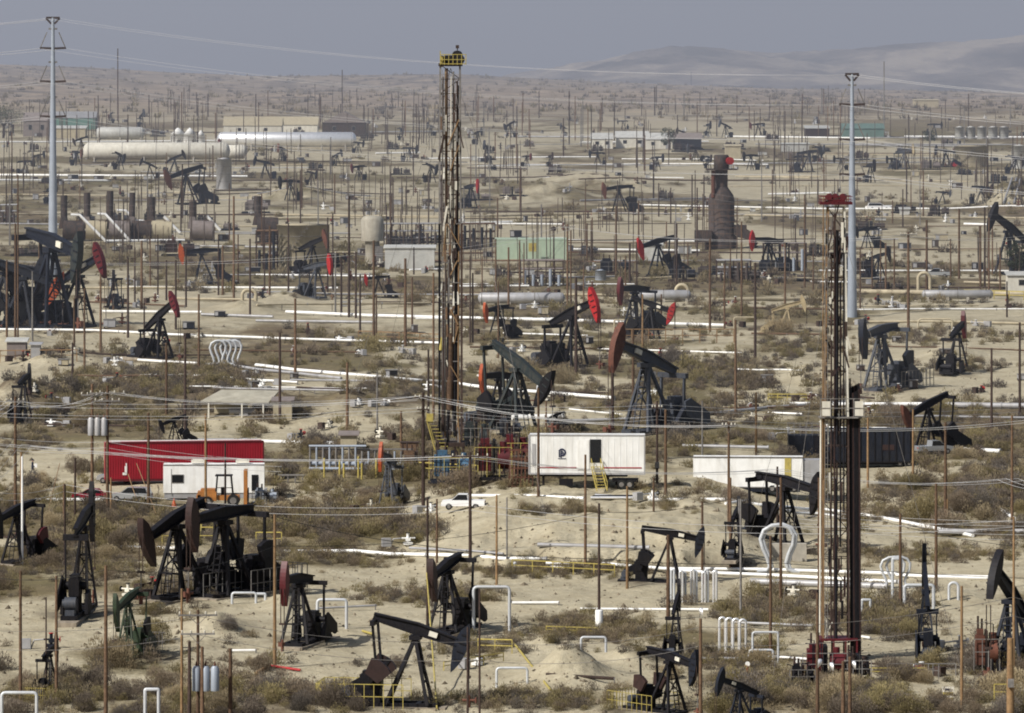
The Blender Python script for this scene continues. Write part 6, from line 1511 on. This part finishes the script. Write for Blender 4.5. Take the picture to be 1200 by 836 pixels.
# loose stones and clods
qs = rng; n = 7000; spx = rng.uniform(-20, 1220, n); spy = 380+(842-380)*rng.random(n); gs = GV(spx, spy)
ico = np.array([(1,0,0),(-1,0,0),(0,1,0),(0,-1,0),(0,0,1),(0,0,-1)], float); tf = [(0,2,4),(2,1,4),(1,3,4),(3,0,4),(2,0,5),(1,2,5),(3,1,5),(0,3,5)]
VV, CC = [], []
for i in range(n):
    q = rng.gamma(2., .045)+.035; v = ico*q*rng.uniform(.5, 1.3, (6, 3))+np.array([gs[i, 0], gs[i, 1], gs[i, 2]+CAMZ]); VV.append(v[np.array(tf).ravel()]); c_ = rng.choice([.2, .33, .48])*np.array([1, .84, .62]); CC.append(np.tile(c_, (24, 1)))
me = tri_mesh('rubble', np.concatenate(VV), np.concatenate(CC)); o = bpy.data.objects.new('rubble', me); COL.objects.link(o); tag(o, 'small loose stones and clods strewn over the sand', 'rubble', kind='stuff')
# brush clumps on the far hills
VV, CC = [], []
n = 2200; dd = rng.uniform(2300, 5600, n); uu = rng.uniform(-.108, .108, n); xx = uu*dd; zz_ = hgt(xx, dd)
for i in range(n):
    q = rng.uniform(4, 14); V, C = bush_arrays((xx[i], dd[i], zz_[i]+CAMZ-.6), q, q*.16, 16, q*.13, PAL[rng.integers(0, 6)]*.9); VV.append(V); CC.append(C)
me = tri_mesh('hillside_brush', np.concatenate(VV), np.concatenate(CC)); o = bpy.data.objects.new('hillside_brush', me); COL.objects.link(o); tag(o, 'mottled brush covering the hazy hillside beyond the field', 'brush', kind='stuff')

# oil stained ground round the wells
def stain():
    me = bpy.data.objects['ground'].data; n = len(me.vertices); co = np.empty(n*3, np.float32); me.vertices.foreach_get('co', co); co = co.reshape(-1, 3)
    s_ = np.zeros(n); sel = np.where((co[:, 1] < 1500) & (np.abs(co[:, 0]) < co[:, 1]*.11))[0]; X = co[sel, 0]; D = co[sel, 1]; q = np.zeros(len(sel))
    nz = fbm(X/2.2, D/3., 91, 4)
    for o in COL.objects:
        if o.name.startswith('pumpjack') or 'derrick' in o.name or 'engine' in o.name or 'pump' in o.name:
            if o.parent: continue
            x, y, _ = o.location; c_, t_ = math.cos(o.rotation_euler[2]), math.sin(o.rotation_euler[2]); x -= 2.5*c_; y -= 2.5*t_
            r2 = ((X-x)**2+(D-y)**2)/36.; q = np.maximum(q, np.exp(-r2*1.6)*(nz*1.7))
    s_[sel] = np.clip(q, 0, 1); a = me.attributes.new('stain', 'FLOAT', 'POINT'); a.data.foreach_set('value', s_.astype(np.float32))
stain()
# ------------------------------------------------------------------ haze, sky, sun, camera
def haze():
    m = bpy.data.materials.new('valley_haze'); n, l = nodes(m)
    for x in list(n): n.remove(x)
    o = n.new('ShaderNodeOutputMaterial'); v = n.new('ShaderNodeVolumePrincipled')
    v.inputs['Color'].default_value = (.76, .81, .95, 1); v.inputs['Density'].default_value = HAZE
    v.inputs['Anisotropy'].default_value = 0.1
    l.new(v.outputs[0], o.inputs['Volume'])
    m.cycles.homogeneous_volume = True if hasattr(m.cycles, 'homogeneous_volume') else None
    b = MB().box((0, 14600, 350), (30000, 28000, 1100))
    ob = b.obj('haze', m); tag(ob, 'thin blue grey haze lying over the valley', 'haze', kind='stuff')
HAZE = 1.75e-4
haze()
W = bpy.data.worlds.new('World'); sc.world = W; W.use_nodes = True
n = W.node_tree.nodes; l = W.node_tree.links
bg = n['Background']; sky = n.new('ShaderNodeTexSky'); sky.sky_type = 'NISHITA'; sky.sun_disc = False
EL, AZ = 42., -128.     # azimuth of the sun measured clockwise from +Y (view direction)
sky.sun_elevation = rad(EL); sky.sun_rotation = rad(AZ); sky.dust_density = 3.; sky.air_density = 1.; sky.altitude = 200
l.new(sky.outputs[0], bg.inputs['Color']); bg.inputs['Strength'].default_value = .082
sd = bpy.data.lights.new('sun', 'SUN'); sd.energy = 5.0; sd.angle = rad(.5); sd.color = (1, .965, .9)
so = bpy.data.objects.new('sun', sd); COL.objects.link(so)
import mathutils
dv = mathutils.Vector((math.sin(rad(AZ))*math.cos(rad(EL)), math.cos(rad(AZ))*math.cos(rad(EL)), math.sin(rad(EL))))
so.rotation_euler = dv.to_track_quat('Z', 'Y').to_euler(); so.location = (0, 0, 500)
cd = bpy.data.cameras.new('camera'); cam = bpy.data.objects.new('camera', cd); COL.objects.link(cam)
cam.location = (0, 0, CAMZ); cam.rotation_euler = (rad(90), 0, 0)
cd.sensor_fit = 'HORIZONTAL'; cd.sensor_width = 36; cd.lens = 36*F/1200; cd.shift_y = -(418-EYE)/1200
cd.clip_start = 1; cd.clip_end = 100000
sc.camera = cam
sc.view_settings.view_transform = 'Standard'; sc.view_settings.look = 'None'; sc.view_settings.exposure = 0; sc.view_settings.gamma = 1
sc.render.engine = 'CYCLES'
c = sc.cycles
c.max_bounces = 4; c.diffuse_bounces = 2; c.glossy_bounces = 2; c.transmission_bounces = 2; c.volume_bounces = 0; c.transparent_max_bounces = 6
c.filter_width = 1.9; c.use_denoising = True; c.sample_clamp_indirect = 4
c.caustics_reflective = False; c.caustics_refractive = False
